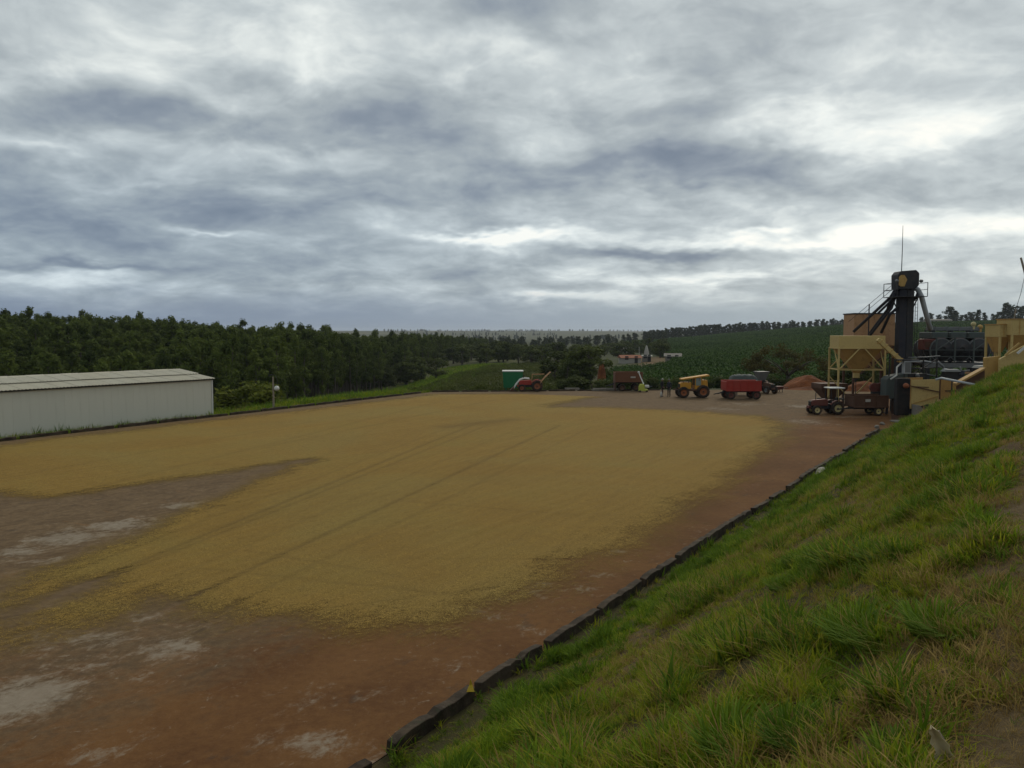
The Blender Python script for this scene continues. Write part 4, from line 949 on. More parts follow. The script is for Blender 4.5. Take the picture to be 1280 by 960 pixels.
# ---- brown wagon, lime conveyor head
g6 = gp(786, 489.5); t = trailer('brown_grain_wagon', 'tall brown grain wagon with pale lettering plate beside the lime green machine', (g6.x + .1, g6.y + 1.4, 0), .0, 2.75, 1.7, .95, 1.88, 'wagon_brown', .36, (-.7, .75), 'rust_brown', (.15, .65, 1.35, 1.50), 3, .05, 'wagon')
MB().box(-1.42, -1.36, -.8, .8, .05, .95).box(1.2, 1.26, -.8, .8, .3, .95).build('drop_gate', 'rust_brown', t)
g7 = gp(804, 490); t = thing('lime_auger', 'small lime green auger machine with white motor and raised white spout', 'auger', (g7.x, g7.y, 0))
MB().prism([(-.45, .10), (-.45, .55), (-.32, .80), (.05, .80), (.12, .32), (.45, .28), (.45, .10)], -.25, .25).build('body', 'lime', t, bevel=.03)
MB().box(.16, .58, -.16, .16, .44, .70).build('motor', 'white_paint', t, bevel=.04)
MB().tube([(.58, 0, .57), (.9, 0, .57)], .03, 6).build('motor_shaft', 'grey_steel', t)
MB().tube([(.05, .05, .78), (-.22, .3, 1.45), (-.38, .45, 1.90)], [.06, .055, .055], 8).build('spout', 'white_paint', t)
MB().lathe([(.001, -.1), (.11, -.06), (.12, .06), (.001, .12)], (-.40, .46, 1.95), 'z', 10).build('spout_cap', 'white_paint', t, True)
for x in (-.34, .34): MB().tube([(x, -.27, .1), (x, .27, .1)], .1, 10).build('wheel', 'rubber', t)
for i, (px, L_) in enumerate(((750, 1.6), (763, 1.9), (716, 1.5))):
    g_ = gp(px, 489.5); t = thing('timber_stack', ('pale sawn planks stacked low beside the brown grain wagon', 'longer pale plank stack touching the brown grain wagon', 'small loose plank stack at the far kerb')[i], 'planks', (g_.x, g_.y + .9 + i * .2, 0), rf.uniform(-.1, .1))
    for k in range(5): MB().box(-L_ / 2 + rf.uniform(0, .2), L_ / 2 + rf.uniform(-.2, .1), -.3 + .14 * (k % 3), -.18 + .14 * (k % 3), .05 + .1 * (k // 3) + .02 * k, .12 + .1 * (k // 3) + .02 * k).build('plank', 'concrete', t)

# ---- earth mounds
def mound(name, label, px, py, Y, w_, d_, h_, seed, mat='red_earth', pw=1.3):
    c_ = at(px, py, Y); n = 40; u, v = np.meshgrid(np.linspace(-1, 1, n), np.linspace(-1, 1, n)); r = np.hypot(u, v)
    z = h_ * np.clip(1 - r ** pw, -.2, 1) * (.72 + .56 * fbm(u * 2.2 + 5, v * 2.2 + seed, seed)) + (fbm(u * 9 + 3, v * 9 + seed, seed + 3) - .5) * .14 * h_
    o = link(name, grid_mesh(name, u * w_, v * d_, z, mat)); o.location = (c_.x, Y, tz(c_.x, Y) - .05); return tag(o, label, 'earth mound')
mound('earth_mound', 'tall dark red earth mound under the spreading tree', 1010, 488, 87, 3.0, 2.4, 1.45, 1, pw=1.9); mound('earth_mound', 'long low bright red earth bank beside the yellow hopper', 1032, 489, 83.2, 6.4, 1.8, .85, 2, pw=2.2)
mound('earth_mound', 'small red earth heap beside the dark hopper tractor', 979, 490, 82, 1.3, 1.0, .6, 3); mound('earth_mound', 'long red earth bank behind the yellow hopper legs', 1082, 488, 82, 4.5, 2.2, 1.6, 4)
o = mound('earth_pillar', 'tall orange clay heap standing against the dark thicket', 752, 474, 116, .72, .72, 3.0, 5, pw=5)
# dusty pallets at the mound foot
t = thing('wheelbarrow', 'small rusty red wheelbarrow beside the earth heap', 'wheelbarrow', (gp(975, 491).x, 79.4, 0), .3)
MB().hexa([(-.3, -.22, .3), (.3, -.22, .3), (.3, .22, .3), (-.3, .22, .3), (-.5, -.36, .62), (.45, -.36, .62), (.45, .36, .62), (-.5, .36, .62)]).build('tray', 'red_dull', t)
MB().bar((-.55, -.1, .2), (.9, -.3, .5), .04).bar((-.55, .1, .2), (.9, .3, .5), .04).bar((.3, -.25, 0), (.3, -.25, .4), .04).bar((.3, .25, 0), (.3, .25, .4), .04).build('handle_frame', 'dark_steel', t); wheel(t, -.6, 0, .2, .08, 'dark_steel', False)

# ================================================================== PEOPLE
def person(label, loc, rz, h, shirt, pants, hat, pose):
    J = {'pel': (0, 0, .52), 'wst': (0, 0, .60), 'chs': (0, -.008, .73), 'nck': (0, -.005, .83), 'hd0': (0, -.012, .88), 'hd1': (0, -.015, .955),
         'hpL': (.052, 0, .50), 'knL': (.058, -.012 + pose * .02, .275), 'anL': (.060, .012 + pose * .03, .045), 'toL': (.064, -.065 + pose * .03, .016),
         'hpR': (-.052, 0, .50), 'knR': (-.060, -.02 - pose * .03, .275), 'anR': (-.066, -.005 - pose * .04, .045), 'toR': (-.072, -.085 - pose * .04, .016),
         'shL': (.105, 0, .795), 'elL': (.135, .02, .625), 'wrL': (.118, -.05, .50), 'haL': (.112, -.07, .455), 'shR': (-.105, 0, .795), 'elR': (-.138, .02, .625), 'wrR': (-.10, -.07, .53 + pose * .03), 'haR': (-.08, -.105, .51 + pose * .03)}
    E = [('pel', 'wst'), ('wst', 'chs'), ('chs', 'nck'), ('nck', 'hd0'), ('hd0', 'hd1')] + [(a + s__, b__ + s__) for s__ in 'LR' for a, b__ in (('hp', 'kn'), ('kn', 'an'), ('an', 'to'), ('sh', 'el'), ('el', 'wr'), ('wr', 'ha'))] + [('pel', 'hpL'), ('pel', 'hpR'), ('chs', 'shL'), ('chs', 'shR')]
    Rr = {'pel': (.085, .062), 'wst': (.078, .055), 'chs': (.098, .062), 'nck': (.032, .032), 'hd0': (.040, .045), 'hd1': (.040, .048), 'hp': (.052, .052), 'kn': (.036, .036), 'an': (.026, .028), 'to': (.024, .018), 'sh': (.036, .036), 'el': (.026, .026), 'wr': (.019, .019), 'ha': (.022, .013)}
    # five fingers on each hand
    for s__ in 'LR':
        w_ = Vector(J['wr' + s__]); hq = Vector(J['ha' + s__]); d = (hq - w_).normalized(); sd_ = Vector((0, 1, 0)) - d * d.y; sd_.normalize()
        for k, (off, ln) in enumerate(((-.016, .032), (-.006, .040), (.005, .038), (.015, .030))):
            J['f%d%s' % (k, s__)] = tuple(hq + sd_ * off + d * .012); J['g%d%s' % (k, s__)] = tuple(hq + sd_ * off * 1.1 + d * ln + Vector((0, -.006, -.002))); E += [('ha' + s__, 'f%d%s' % (k, s__)), ('f%d%s' % (k, s__), 'g%d%s' % (k, s__))]
            Rr['f%d' % k] = Rr['g%d' % k] = (.0055, .0055)
        J['t0' + s__] = tuple(w_ * .55 + hq * .45 - sd_ * .026); J['t1' + s__] = tuple(hq - sd_ * .034 + d * .006); E += [('ha' + s__, 't0' + s__), ('t0' + s__, 't1' + s__)]; Rr['t0'] = Rr['t1'] = (.0065, .0065)
    nm = list(J); me = bpy.data.meshes.new('person'); me.from_pydata([Vector(J[k]) * h for k in nm], [(nm.index(a), nm.index(b__)) for a, b__ in E], [])
    o = bpy.data.objects.new('person', me); COL.objects.link(o); o.modifiers.new('skin', 'SKIN')
    if not me.skin_vertices: bpy.context.view_layer.objects.active = o
    for i, k in enumerate(nm):
        q = Rr.get(k) or Rr.get(k[:-1]); sv_ = me.skin_vertices[0].data[i]; sv_.radius = (q[0] * h, q[1] * h); sv_.use_root = (k == 'pel')
    sb = o.modifiers.new('sub', 'SUBSURF'); sb.levels = 1; sb.render_levels = 1
    em = bpy.data.meshes.new_from_object(o.evaluated_get(bpy.context.evaluated_depsgraph_get())); bpy.data.objects.remove(o)
    for m_ in (shirt, pants, 'skin', 'black'): em.materials.append(M[m_])
    for p in em.polygons:
        z = p.center.z / h; x_ = abs(p.center.x) / h
        p.material_index = 3 if z < .05 else (2 if z > .845 or (x_ > .075 and z < .515 and x_ > .09) or (z < .55 and p.center.y / h < -.05 and x_ > .06) else (1 if z < .56 else 0)); p.use_smooth = True
    o = link('person', em); o.location = loc; o.rotation_euler.z = rz; tag(o, label, 'person')
    q = Vector(J['hd1']) * h
    hc = MB().lathe([(.001, .085), (.05, .078), (.072, .045), (.078, .0), (.076, -.01)], (q.x, q.y, q.z + .005), 'z', 14)
    if hat == 'brim': hc.lathe([(.076, .012), (.15, .0), (.152, -.012), (.076, -.002)], (q.x, q.y, q.z), 'z', 16)
    else: hc.box(q.x - .06, q.x + .06, q.y - .17, q.y - .06, q.z - .004, q.z + .01)
    hc.build('hat' if hat == 'brim' else 'cap', 'pale_cloth' if hat == 'brim' else 'grey_steel', o, True)
    fc = MB()
    fc.hexa([(q.x - .012, q.y - .10, q.z - .085), (q.x + .012, q.y - .10, q.z - .085), (q.x + .008, q.y - .07, q.z - .08), (q.x - .008, q.y - .07, q.z - .08), (q.x - .006, q.y - .085, q.z - .035), (q.x + .006, q.y - .085, q.z - .035), (q.x + .006, q.y - .06, q.z - .035), (q.x - .006, q.y - .06, q.z - .035)])
    for sg in (-1, 1): fc.lathe([(.001, -.008), (.022, 0), (.001, .008)], (q.x + sg * .074, q.y + .01, q.z - .05), 'x', 8)
    fc.build('face', 'skin', o)
    ey = MB()
    for sg in (-1, 1): ey.lathe([(.001, -.004), (.009, 0), (.001, .004)], (q.x + sg * .028, q.y - .083, q.z - .035), 'y', 8)
    ey.box(q.x - .022, q.x + .022, q.y - .088, q.y - .078, q.z - .112, q.z - .105); ey.build('eyes_and_mouth', 'black', o)
    return o
pa = gp(827.5, 495.8); pb = gp(836, 495.8)
o1 = person('person in dark clothes and pale brimmed hat standing beside the one in navy', (pa.x, pa.y, 0), .9, 1.70, 'dark_cloth', 'dark_cloth', 'brim', .5)
o2 = person('person in navy shirt and dark trousers with a grey cap', (pb.x, pb.y - .1, 0), -.7, 1.66, 'denim', 'dark_cloth', 'cap', -.3)
sk = MB(); sk.lathe([(.02, 0), (.10, .04), (.12, .25), (.09, .42), (.03, .48), (.04, .55), (.001, .56)], (0, 0, 0), 'z', 10)
o = sk.build('small_sack', 'pale_cloth', None, True); o.location = (pa.x - .14, pa.y - .35, 0); tag(o, 'small white sack standing at the feet of the hatted person', 'sack')

# ================================================================== PROCESSING PLANT
# ---- yellow storage hopper on legs
Yh = 60.6; k_ = Yh / 1000; hx = (at(1071.5, 470, Yh)).x; wx2 = 1.66; wy2 = 1.2
t = thing('yellow_hopper', 'mustard yellow funnel hopper on braced legs beside the elevator tower', 'hopper', (hx, Yh + .2, 0), -.10)
zt, zm, zb = 5.72, 4.78, 2.85
MB().box(-wx2, wx2, -wy2, wy2, zm, zt).build('top_box', 'mustard_pale', t, bevel=.02)
MB().hexa([(-.16, -.16, zb), (.16, -.16, zb), (.16, .16, zb), (-.16, .16, zb), (-wx2 + .12, -wy2 + .1, zm), (wx2 - .12, -wy2 + .1, zm), (wx2 - .12, wy2 - .1, zm), (-wx2 + .12, wy2 - .1, zm)]).build('funnel', 'mustard_deep', t)
MB().box(-.20, .20, -.20, .20, zb - .34, zb + .02).build('outlet', 'mustard_pale', t, bevel=.02); MB().tube([(0, 0, zb - .34), (0, 0, zb - .55)], .12).build('spout', 'dark_steel', t); MB().tube([(0, 0, zb - .5), (0, 0, .9)], .03).build('pull_chain', 'dark_steel', t)
MB().bar((-wx2 - .03, -wy2 - .03, zm), (wx2 + .03, -wy2 - .03, zm), .08).bar((-wx2 - .03, wy2 + .03, zm), (wx2 + .03, wy2 + .03, zm), .08).bar((-wx2 - .03, -wy2, zm), (-wx2 - .03, wy2, zm), .08).bar((wx2 + .03, -wy2, zm), (wx2 + .03, wy2, zm), .08).build('ring_beam', 'mustard_pale', t)
for sx in (-1, 1):
    for sy in (-1, 1): MB().box(sx * wx2 - .06, sx * wx2 + .06, sy * wy2 - .06, sy * wy2 + .06, 0, zm).build('leg', 'mustard_pale', t); MB().box(sx * wx2 - .16, sx * wx2 + .16, sy * wy2 - .16, sy * wy2 + .16, .0, .05).build('foot_plate', 'concrete', t)
for sy in (-1, 1):
    for sx in (-1, 1): MB().bar((sx * wx2, sy * (wy2 + .02), 3.15), (sx * .18, sy * (wy2 + .02), zm), .08).build('brace', 'mustard_pale', t)
    MB().bar((-wx2, sy * wy2, 3.18), (wx2, sy * wy2, 3.18), .07).build('cross_bar', 'mustard_pale', t)
for sx in (-1, 1):
    MB().bar((sx * wx2, -wy2, 3.18), (sx * wx2, wy2, 3.18), .07).build('cross_bar', 'mustard_pale', t); MB().bar((sx * wx2, -wy2, 3.2), (sx * wx2, .0, zm), .07).build('brace', 'mustard_pale', t); MB().bar((sx * wx2, wy2, 2.6), (sx * .35, wy2 - .05, 1.15), .08).build('brace', 'mustard_pale', t)
MB().bar((-wx2, wy2, 2.2), (-wx2 + .75, wy2, 2.2), .06).build('cross_bar', 'mustard_pale', t)
# ---- conveyor chute from the hopper towards the tower foot
a_ = at(1097, 424, 58.6); b_ = at(1128, 453, 58.4); t = thing('conveyor_chute', 'mustard yellow sloping chute from hopper top to elevator foot', 'chute', (a_.x, a_.y, 0)); o3 = Vector((a_.x, a_.y, 0))
MB().bar(a_ - o3, b_ - o3, .36, .30).build('trough', 'mustard_pale', t, bevel=.02); d = (b_ - a_)
for i in range(5): q = a_ + d * (.1 + .2 * i) - o3; MB().box(q.x - .03, q.x + .03, q.y - .21, q.y + .21, q.z - .19, q.z + .19, rot=(0, .75, 0)).build('flange', 'mustard', t)
MB().bar(a_ - o3 + d * .5 - Vector((0, 0, .15)), Vector(((a_ + d * .5 - o3).x, 0, .0)), .07).build('support_post', 'dark_steel', t)
# ---- bucket elevator tower
Yt = 60.0; tx = at(1130.5, 500, Yt).x; t = thing('elevator_tower', 'tall dark bucket elevator tower with yellow head panel and antenna', 'elevator tower', (tx, Yt, 0), 0)
def lz(py, Y=Yt): return at(640, py, Y).z
def lx(px): return (at(px, 400, Yt).x - tx)
zt = lz(360)
for a, b__, mt in ((lx(1122), lx(1130.2), 'navy_steel'), (lx(1130.8), lx(1139), 'dark_steel')): 
    leg = MB().box(a, b__, -.35, .35, 0, zt).build('elevator_leg', mt, t)
    for i in range(7):
        z = .8 + i * (zt - 1.2) / 6; MB().box(a - .03, b__ + .03, -.38, .38, z, z + .05).build('flange', mt, leg)
MB().prism([(lx(1117), lz(362)), (lx(1116.5), lz(344)), (lx(1120), lz(339.5)), (lx(1139), lz(338)), (lx(1143), lz(342)), (lx(1143), lz(357)), (lx(1138), lz(362))], -.55, .55).build('head_casing', 'dark_steel', t, bevel=.04)
MB().prism([(lx(1117.5), lz(357)), (lx(1117.5), lz(347)), (lx(1120), lz(344.5)), (lx(1124), lz(344.5)), (lx(1127.5), lz(350)), (lx(1124.5), lz(358.5)), (lx(1120), lz(358.5))], -.60, -.553).build('head_panel', 'mustard', t)
MB().tube([(lx(1125), 0, lz(340)), (lx(1125.2), 0, lz(310)), (lx(1125), 0, lz(282))], [.035, .028, .015], 6).build('antenna', 'grey_steel', t)
zp_ = lz(371); pl_ = MB().box(lx(1112), lx(1149), -1.1, 1.1, zp_ - .05, zp_); pl_.build('platform', 'dark_steel', t)
rl = MB()
for x in (lx(1112), lx(1130), lx(1149)):
    for y in (-1.08, 1.08): rl.bar((x, y, zp_), (x, y, zp_ + 1.0), .04)
for z in (.5, 1.0):
    rl.bar((lx(1112), 1.08, zp_ + z), (lx(1149), 1.08, zp_ + z), .035); rl.bar((lx(1112), -1.08, zp_ + z), (lx(1112), 1.08, zp_ + z), .035); rl.bar((lx(1149), -1.08, zp_ + z), (lx(1149), 1.08, zp_ + z), .035)
rl.build('platform_rail', 'dark_steel', t)
for x0, x1, z0_ in ((lx(1113), lx(1122), lz(388)), (lx(1147), lx(1139), lz(388))): MB().bar((x0, 0, zp_), (x1, 0, z0_), .07).build('platform_brace', 'dark_steel', t)
for sg, px in ((-1, 1114.5), (1, 1144.5)): MB().lathe([(.001, -.12), (.10, -.06), (.13, .1)], (lx(px), -.7, lz(352)), 'y', 10).build('floodlight', 'grey_steel', t)
def dp(px, py, y=0.0): return (at(px, 400, Yt + y).x - tx, y, lz(py, Yt + y))
for i, (p0, pm, p1, y_, r_) in enumerate((((1119, 360), (1112, 372), (1067, 415), 1.6, .11), ((1120, 362), (1113, 382), (1088, 417), 1.5, .13), ((1120, 365), (1114, 385), (1087.5, 420), .9, .10), ((1121, 363), (1111, 378), (1108, 391), .6, .10), ((1122, 384), (1112, 393), (1102, 416), 1.2, .11), ((1117, 366), (1113, 376), (1097, 392), .5, .09))):
    MB().tube([dp(*p0, 0), dp(*pm, y_ * .3), dp(*p1, y_)], r_, 8).build('discharge_pipe', 'navy_steel', t, True)
MB().tube([dp(1139, 358), dp(1146, 362), dp(1151, 371), dp(1156, 388, .3), dp(1163.5, 412, .8)], [.17, .19, .19, .18, .18], 10).build('discharge_pipe', 'pale_pipe', t, True)
MB().tube([dp(1139, 378), dp(1144, 372), dp(1147, 364)], .10, 8).build('discharge_pipe', 'navy_steel', t, True)
for p0, p1 in (((1113, 357), (1061, 402)), ((1114, 362), (1078, 393))): MB().tube([dp(*p0, .3), dp(*p1, 3)], .018, 5).build('guy_wire', 'dark_steel', t)
MB().bar(dp(1086, 380, 2.5), dp(1086, 425, 2.5), .07).build('wire_post', 'dark_steel', t)
MB().box(lx(1120), lx(1141), -.6, .6, .003, .9).build('boot', 'dark_steel', t, bevel=.03)
# ladder
ld_ = MB(); 
for y in (-.55, -.2): ld_.bar((lx(1139) + .18, y, .3), (lx(1139) + .18, y, zp_), .03)
for i in range(30): ld_.bar((lx(1139) + .18, -.55, .5 + i * .27), (lx(1139) + .18, -.2, .5 + i * .27), .022)
ld_.build('ladder', 'dark_steel', t)
# ---- tan bin behind
Yb = 66; bx_ = at(1086, 405, Yb).x; t = thing('tan_storage_bin', 'faded tan storage bin with dark rim behind the discharge pipes', 'storage bin', (bx_, Yb, 0), -.08); zt = at(640, 393, Yb).z; w2 = 1.6
MB().box(-w2, w2, -1.3, 1.3, 4.9, zt).build('bin_body', 'tan_bin', t, bevel=.02); MB().hexa([(-.2, -.2, 2.9), (.2, -.2, 2.9), (.2, .2, 2.9), (-.2, .2, 2.9), (-w2 + .05, -1.25, 4.9), (w2 - .05, -1.25, 4.9), (w2 - .05, 1.25, 4.9), (-w2 + .05, 1.25, 4.9)]).build('funnel', 'tan_bin', t)
MB().box(-w2 - .06, w2 + .06, -1.36, 1.36, zt, zt + .09).build('rim', 'dark_steel', t)
for i in range(1, 4): MB().box(-w2 + i * .8 - .04, -w2 + i * .8 + .04, -1.36, -1.30, 4.95, zt - .02).build('stiffener', 'tan_bin', t)
for sx in (-1, 1):
    for sy in (-1, 1): MB().box(sx * (w2 - .08) - .08, sx * (w2 - .08) + .08, sy * 1.2 - .08, sy * 1.2 + .08, 0, 4.9).build('leg', 'rust_brown', t)
MB().bar((w2 - .1, -1.2, 4.6), (-w2 + .1, -1.2, 2.2), .09).bar((-w2 + .1, -1.2, 4.6), (w2 - .1, -1.2, 2.2), .09).build('brace', 'rust_brown', t)

# ---- row of drum dryers on a steel deck
Yd = 63.0
def X_(px, Y=Yd): return at(px, 430, Y).x
def Z_(py, Y=Yd): return at(640, py, Y).z
t = thing('dryer_deck', 'long grey steel deck carrying the row of dark drum dryers', 'platform', (X_(1187), Yd, 0)); x0, x1 = X_(1141) - X_(1187), X_(1233) - X_(1187)
MB().bar((x0, -1.9, Z_(455.5)), (x1, -1.9, Z_(455.5)), .14, .34).build('front_beam', 'grey_steel', t); MB().bar((x0, 1.9, Z_(455.5)), (x1, 1.9, Z_(455.5)), .14, .34).build('rear_beam', 'grey_steel', t)
MB().box(x0, x1, -1.85, 1.85, Z_(453.5), Z_(453.5) + .05).build('deck_plate', 'dark_steel', t)
for px in (1146, 1168, 1174, 1200, 1228):
    for y in (-1.8, 1.8): MB().box(X_(px) - X_(1187) - .10, X_(px) - X_(1187) + .10, y - .1, y + .1, 0, Z_(458)).build('post', 'dark_steel', t)
MB().bar((X_(1146) - X_(1187), -1.85, 1.2), (X_(1168) - X_(1187), -1.85, Z_(459)), .08).build('brace', 'dark_steel', t)
z0_ = Z_(453.5) + .05
for px in (1148, 1155, 1177.5, 1200.5, 1223, 1232): MB().bar((X_(px) - X_(1187), -1.86, z0_), (X_(px) - X_(1187), -1.86, z0_ + (1.95 if px in (1155, 1177.5, 1200.5, 1223) else 1.0)), .09).build('frame_post', 'grey_green', t)
for dz_ in (.5, 1.0, 1.95): MB().bar((x0, -1.86, z0_ + dz_), (x1, -1.86, z0_ + dz_), .05).build('rail', 'grey_green', t)
for a1, a2 in ((1155, 1177.5), (1200.5, 1223)): MB().bar((X_(a1) - X_(1187), -1.86, z0_ + 1.0), (X_(a2) - X_(1187), -1.86, z0_ + 1.95), .05).build('diagonal', 'grey_green', t)
for i, px in enumerate((1166, 1189, 1212)):
    lab = ('dark drum dryer beside the elevator tower on the steel deck', 'dark drum dryer between two others on the steel deck', 'dark drum dryer beside the yellow receiving bins on the steel deck')[i]
    d_ = thing('drum_dryer', lab, 'dryer', (X_(px), Yd, Z_(453.5) + .055), 0, 'drum dryers on the steel deck')
    r_ = .86; zc = .98; dm = MB().lathe([(.001, -1.5), (r_ * .35, -1.5), (r_ * .38, -1.42), (r_ * .94, -1.38), (r_, -1.30), (r_, 1.30), (r_ * .94, 1.38), (.001, 1.38)], (0, 0, zc), 'y', 28).build('drum', 'dark_steel', d_, True)
    for y in (-1.28, -.4, .45, 1.25): MB().lathe([(r_ - .01, y - .06), (r_ + .06, y - .05), (r_ + .06, y + .05), (r_ - .01, y + .06)], (0, 0, zc), 'y', 28).build('hoop', 'grey_steel', dm)
    MB().lathe([(.24, -1.56), (.24, -1.50), (.001, -1.56)], (0, 0, zc), 'y', 14).build('bearing', 'black', dm)
    for sg in (-1, 1): MB().bar((sg * .75, -1.2, 0), (sg * .5, -1.2, .35), .12).bar((sg * .75, 1.2, 0), (sg * .5, 1.2, .35), .12).build('cradle', 'dark_steel', d_)
    MB().box(-.62, .62, -1.0, 1.0, 1.86, 2.36).build('intake_box', 'grey_green', d_, bevel=.05); MB().box(-.34, .34, -1.22, -1.005, 1.62, 1.95).build('motor', 'red_dull', d_, bevel=.05)
    MB().tube([(0, .2, 2.36), (0, .2, 2.55)], .22, 10).build('inlet_pipe', 'dark_steel', d_)
t = thing('overhead_duct', 'grey horizontal feed duct running above the drum dryers', 'duct', (X_(1190), Yd + .2, Z_(411)))
MB().bar((X_(1160) - X_(1190), 0, 0), (X_(1224) - X_(1190), 0, 0), .55, .30).build('trough', 'grey_steel', t, bevel=.03)
for px in (1162, 1222): MB().bar((X_(px) - X_(1190), .5, -.1), (X_(px) - X_(1190), .5, Z_(453) - Z_(411)), .10).build('post', 'dark_steel', t)
for i in range(4): x = X_(1168 + 15 * i) - X_(1190); MB().box(x - .04, x + .04, -.31, .31, -.18, .18).build('flange', 'grey_steel', t)
for px, py, c_, lab in ((1216, 405.5, 'cream', 'pale yellow motor guard at the end of the feed duct'), (1224.5, 409, 'mustard', 'mustard yellow drive guard at the end of the feed duct')):
    o = thing('motor_guard', lab, 'motor guard', (X_(px), Yd, Z_(py))); MB().lathe([(.001, -.12), (.17, -.10), (.19, 0), (.17, .10), (.001, .12)], (0, 0, .02), 'y', 12).build('housing', c_, o, True); MB().box(-.08, .08, -.08, .08, -.38, -.1).build('bracket', c_, o)
for px, py, w_, h_, lab in ((1152, 431, .5, .42, 'dull red burner box beside the elevator tower above the deck'), (1231, 433, .32, .60, 'dull red furnace cabinet beside the yellow receiving bins')):
    o = thing('burner_box', lab, 'burner', (X_(px), Yd - .8, Z_(453.5) + .05)); zc = Z_(py) - Z_(453.5); MB().box(-w_, w_, -.4, .4, zc - h_, zc + h_).build('cabinet', 'red_dull', o, bevel=.05); MB().box(-w_ * .7, w_ * .7, -.42, -.402, zc - h_ * .6, zc + h_ * .5).build('door', 'rust_brown', o)
    for sg in (-1, 1): MB().bar((sg * w_ * .7, 0, -.02), (sg * w_ * .7, 0, zc - h_), .08).build('leg', 'dark_steel', o)
# clutter beneath the deck
t = thing('blue_cabinet', 'pale blue grey control cabinet with bent white pipe at the tower foot', 'cabinet', (at(1133, 460, 57).x, 57, 0)); zz = lambda py: at(640, py, 57).z
MB().box(-.24, .24, -.2, .2, zz(467), zz(451)).build('cabinet', 'pale_pipe', t, bevel=.02); MB().box(-.20, .20, -.215, -.202, zz(465.5), zz(452.5)).build('door', 'grey_steel', t)
MB().bar((-.15, 0, 0), (-.15, 0, zz(467)), .07).bar((.15, 0, 0), (.15, 0, zz(467)), .07).build('stand', 'dark_steel', t); MB().box(-.75, .85, -.25, .25, zz(450.8), zz(449)).build('shelf', 'dark_steel', t)
MB().tube([(-.30, 0, zz(452)), (-.68, 0, zz(459)), (-.68, 0, zz(469)), (-1.1, 0, zz(474))], .06, 8).build('bent_pipe', 'white_paint', t, True)
t = thing('cleaning_machine', 'dark green grey grain cleaning machine behind the brown trailer', 'machine', (at(1112, 480, 58.6).x, 58.6, 0)); z6 = lambda py: at(640, py, 58.6).z
MB().prism([(-.45, z6(498)), (-.45, z6(474)), (-.2, z6(470)), (.6, z6(467)), (1.1, z6(466)), (1.1, z6(498))], -.5, .5).build('housing', 'grey_green', t, bevel=.03); MB().box(.3, 1.05, -.3, .3, .0, z6(498)).build('base', 'rust_brown', t); MB().bar((-.35, -.35, 0), (-.35, -.35, z6(498)), .09).bar((-.35, .35, 0), (-.35, .35, z6(498)), .09).build('leg', 'dark_steel', t)
MB().lathe([(.001, -.60), (.16, -.58), (.2, -.52), (.2, -.50)], (.45, 0, z6(484)), 'y', 12).build('fan_inlet', 'black', t); MB().lathe([(.001, -.7), (.13, -.66), (.15, -.55), (.15, -.505)], (1.75, 0, z6(469)), 'y', 10).build('motor', 'grey_steel', t)
MB().box(1.102, 2.5, -.4, .3, z6(472), z6(466.5)).build('rear_housing', 'dark_steel', t); MB().box(1.6, 1.8, -.3, .3, 0, z6(472)).build('rear_leg', 'dark_steel', t)
t = thing('fan_unit', 'dull red twin fan unit between hopper legs and cleaning machine', 'fan', (at(1097, 490, 59.6).x, 59.7, 0)); z7 = lambda py: at(640, py, 59.6).z
for sg in (-1, 1): MB().lathe([(.001, -.15), (.34, -.13), (.36, 0), (.34, .13), (.001, .15)], (sg * .24, sg * .06, z7(484.5)), 'y', 16).build('fan_drum', 'red_dull', t)
MB().box(-.4, .4, -.2, .2, 0, z7(489.5)).build('stand', 'dark_steel', t)
t = thing('pipe_frame', 'dark pipe frame with grey tubes between the tower foot and the steel deck', 'pipe frame', (at(1152, 470, 58.8).x, 58.8, 0)); zq = lambda py: at(640, py, 58.8).z
for x in (-.9, .1, 1.1): MB().bar((x, 0, 0), (x, 0, zq(446)), .08).build('upright', 'dark_steel', t)
for i, py in enumerate((447, 452, 461, 468)): MB().tube([(-1.0, .06 * i, zq(py)), (.3, .06 * i, zq(py) + .03), (1.3, .06 * i, zq(py + (3 if i % 2 else -2)))], .05, 7).build('tube', ('grey_steel', 'pale_pipe', 'dark_steel', 'grey_steel')[i], t, True)
MB().bar((-.9, 0, zq(470)), (1.1, 0, zq(449)), .06).build('brace', 'dark_steel', t); MB().tube([(1.1, -.1, zq(452)), (1.5, -.1, zq(458)), (1.9, -.1, zq(474))], .09, 8).build('elbow', 'grey_steel', t, True)
for i, (px0, py0, px1, py1) in enumerate(((1180, 461, 1194, 464), (1190, 466, 1212, 463), (1200, 458.5, 1205, 473))):
    a_ = at(px0, py0, 58.5); b_ = at(px1, py1, 58.5); t = thing('loose_pipe', ('short grey pipe lying on supports under the steel deck', 'longer grey pipe lying on supports under the steel deck', 'thin upright pipe standing under the steel deck')[i], 'pipe', (a_.x, 58.5, 0))
    MB().tube([Vector((0, 0, a_.z)), Vector((b_.x - a_.x, 0, b_.z))], .06, 8).build('tube', 'pale_pipe' if i == 0 else 'grey_steel', t, True); MB().bar((.1, 0, 0), (.1, 0, a_.z - .06 if i < 2 else b_.z), .06).build('support', 'dark_steel', t); MB().bar((b_.x - a_.x - .1, 0, 0), (b_.x - a_.x - .1, 0, min(a_.z, b_.z) - .05), .06).build('support', 'dark_steel', t)
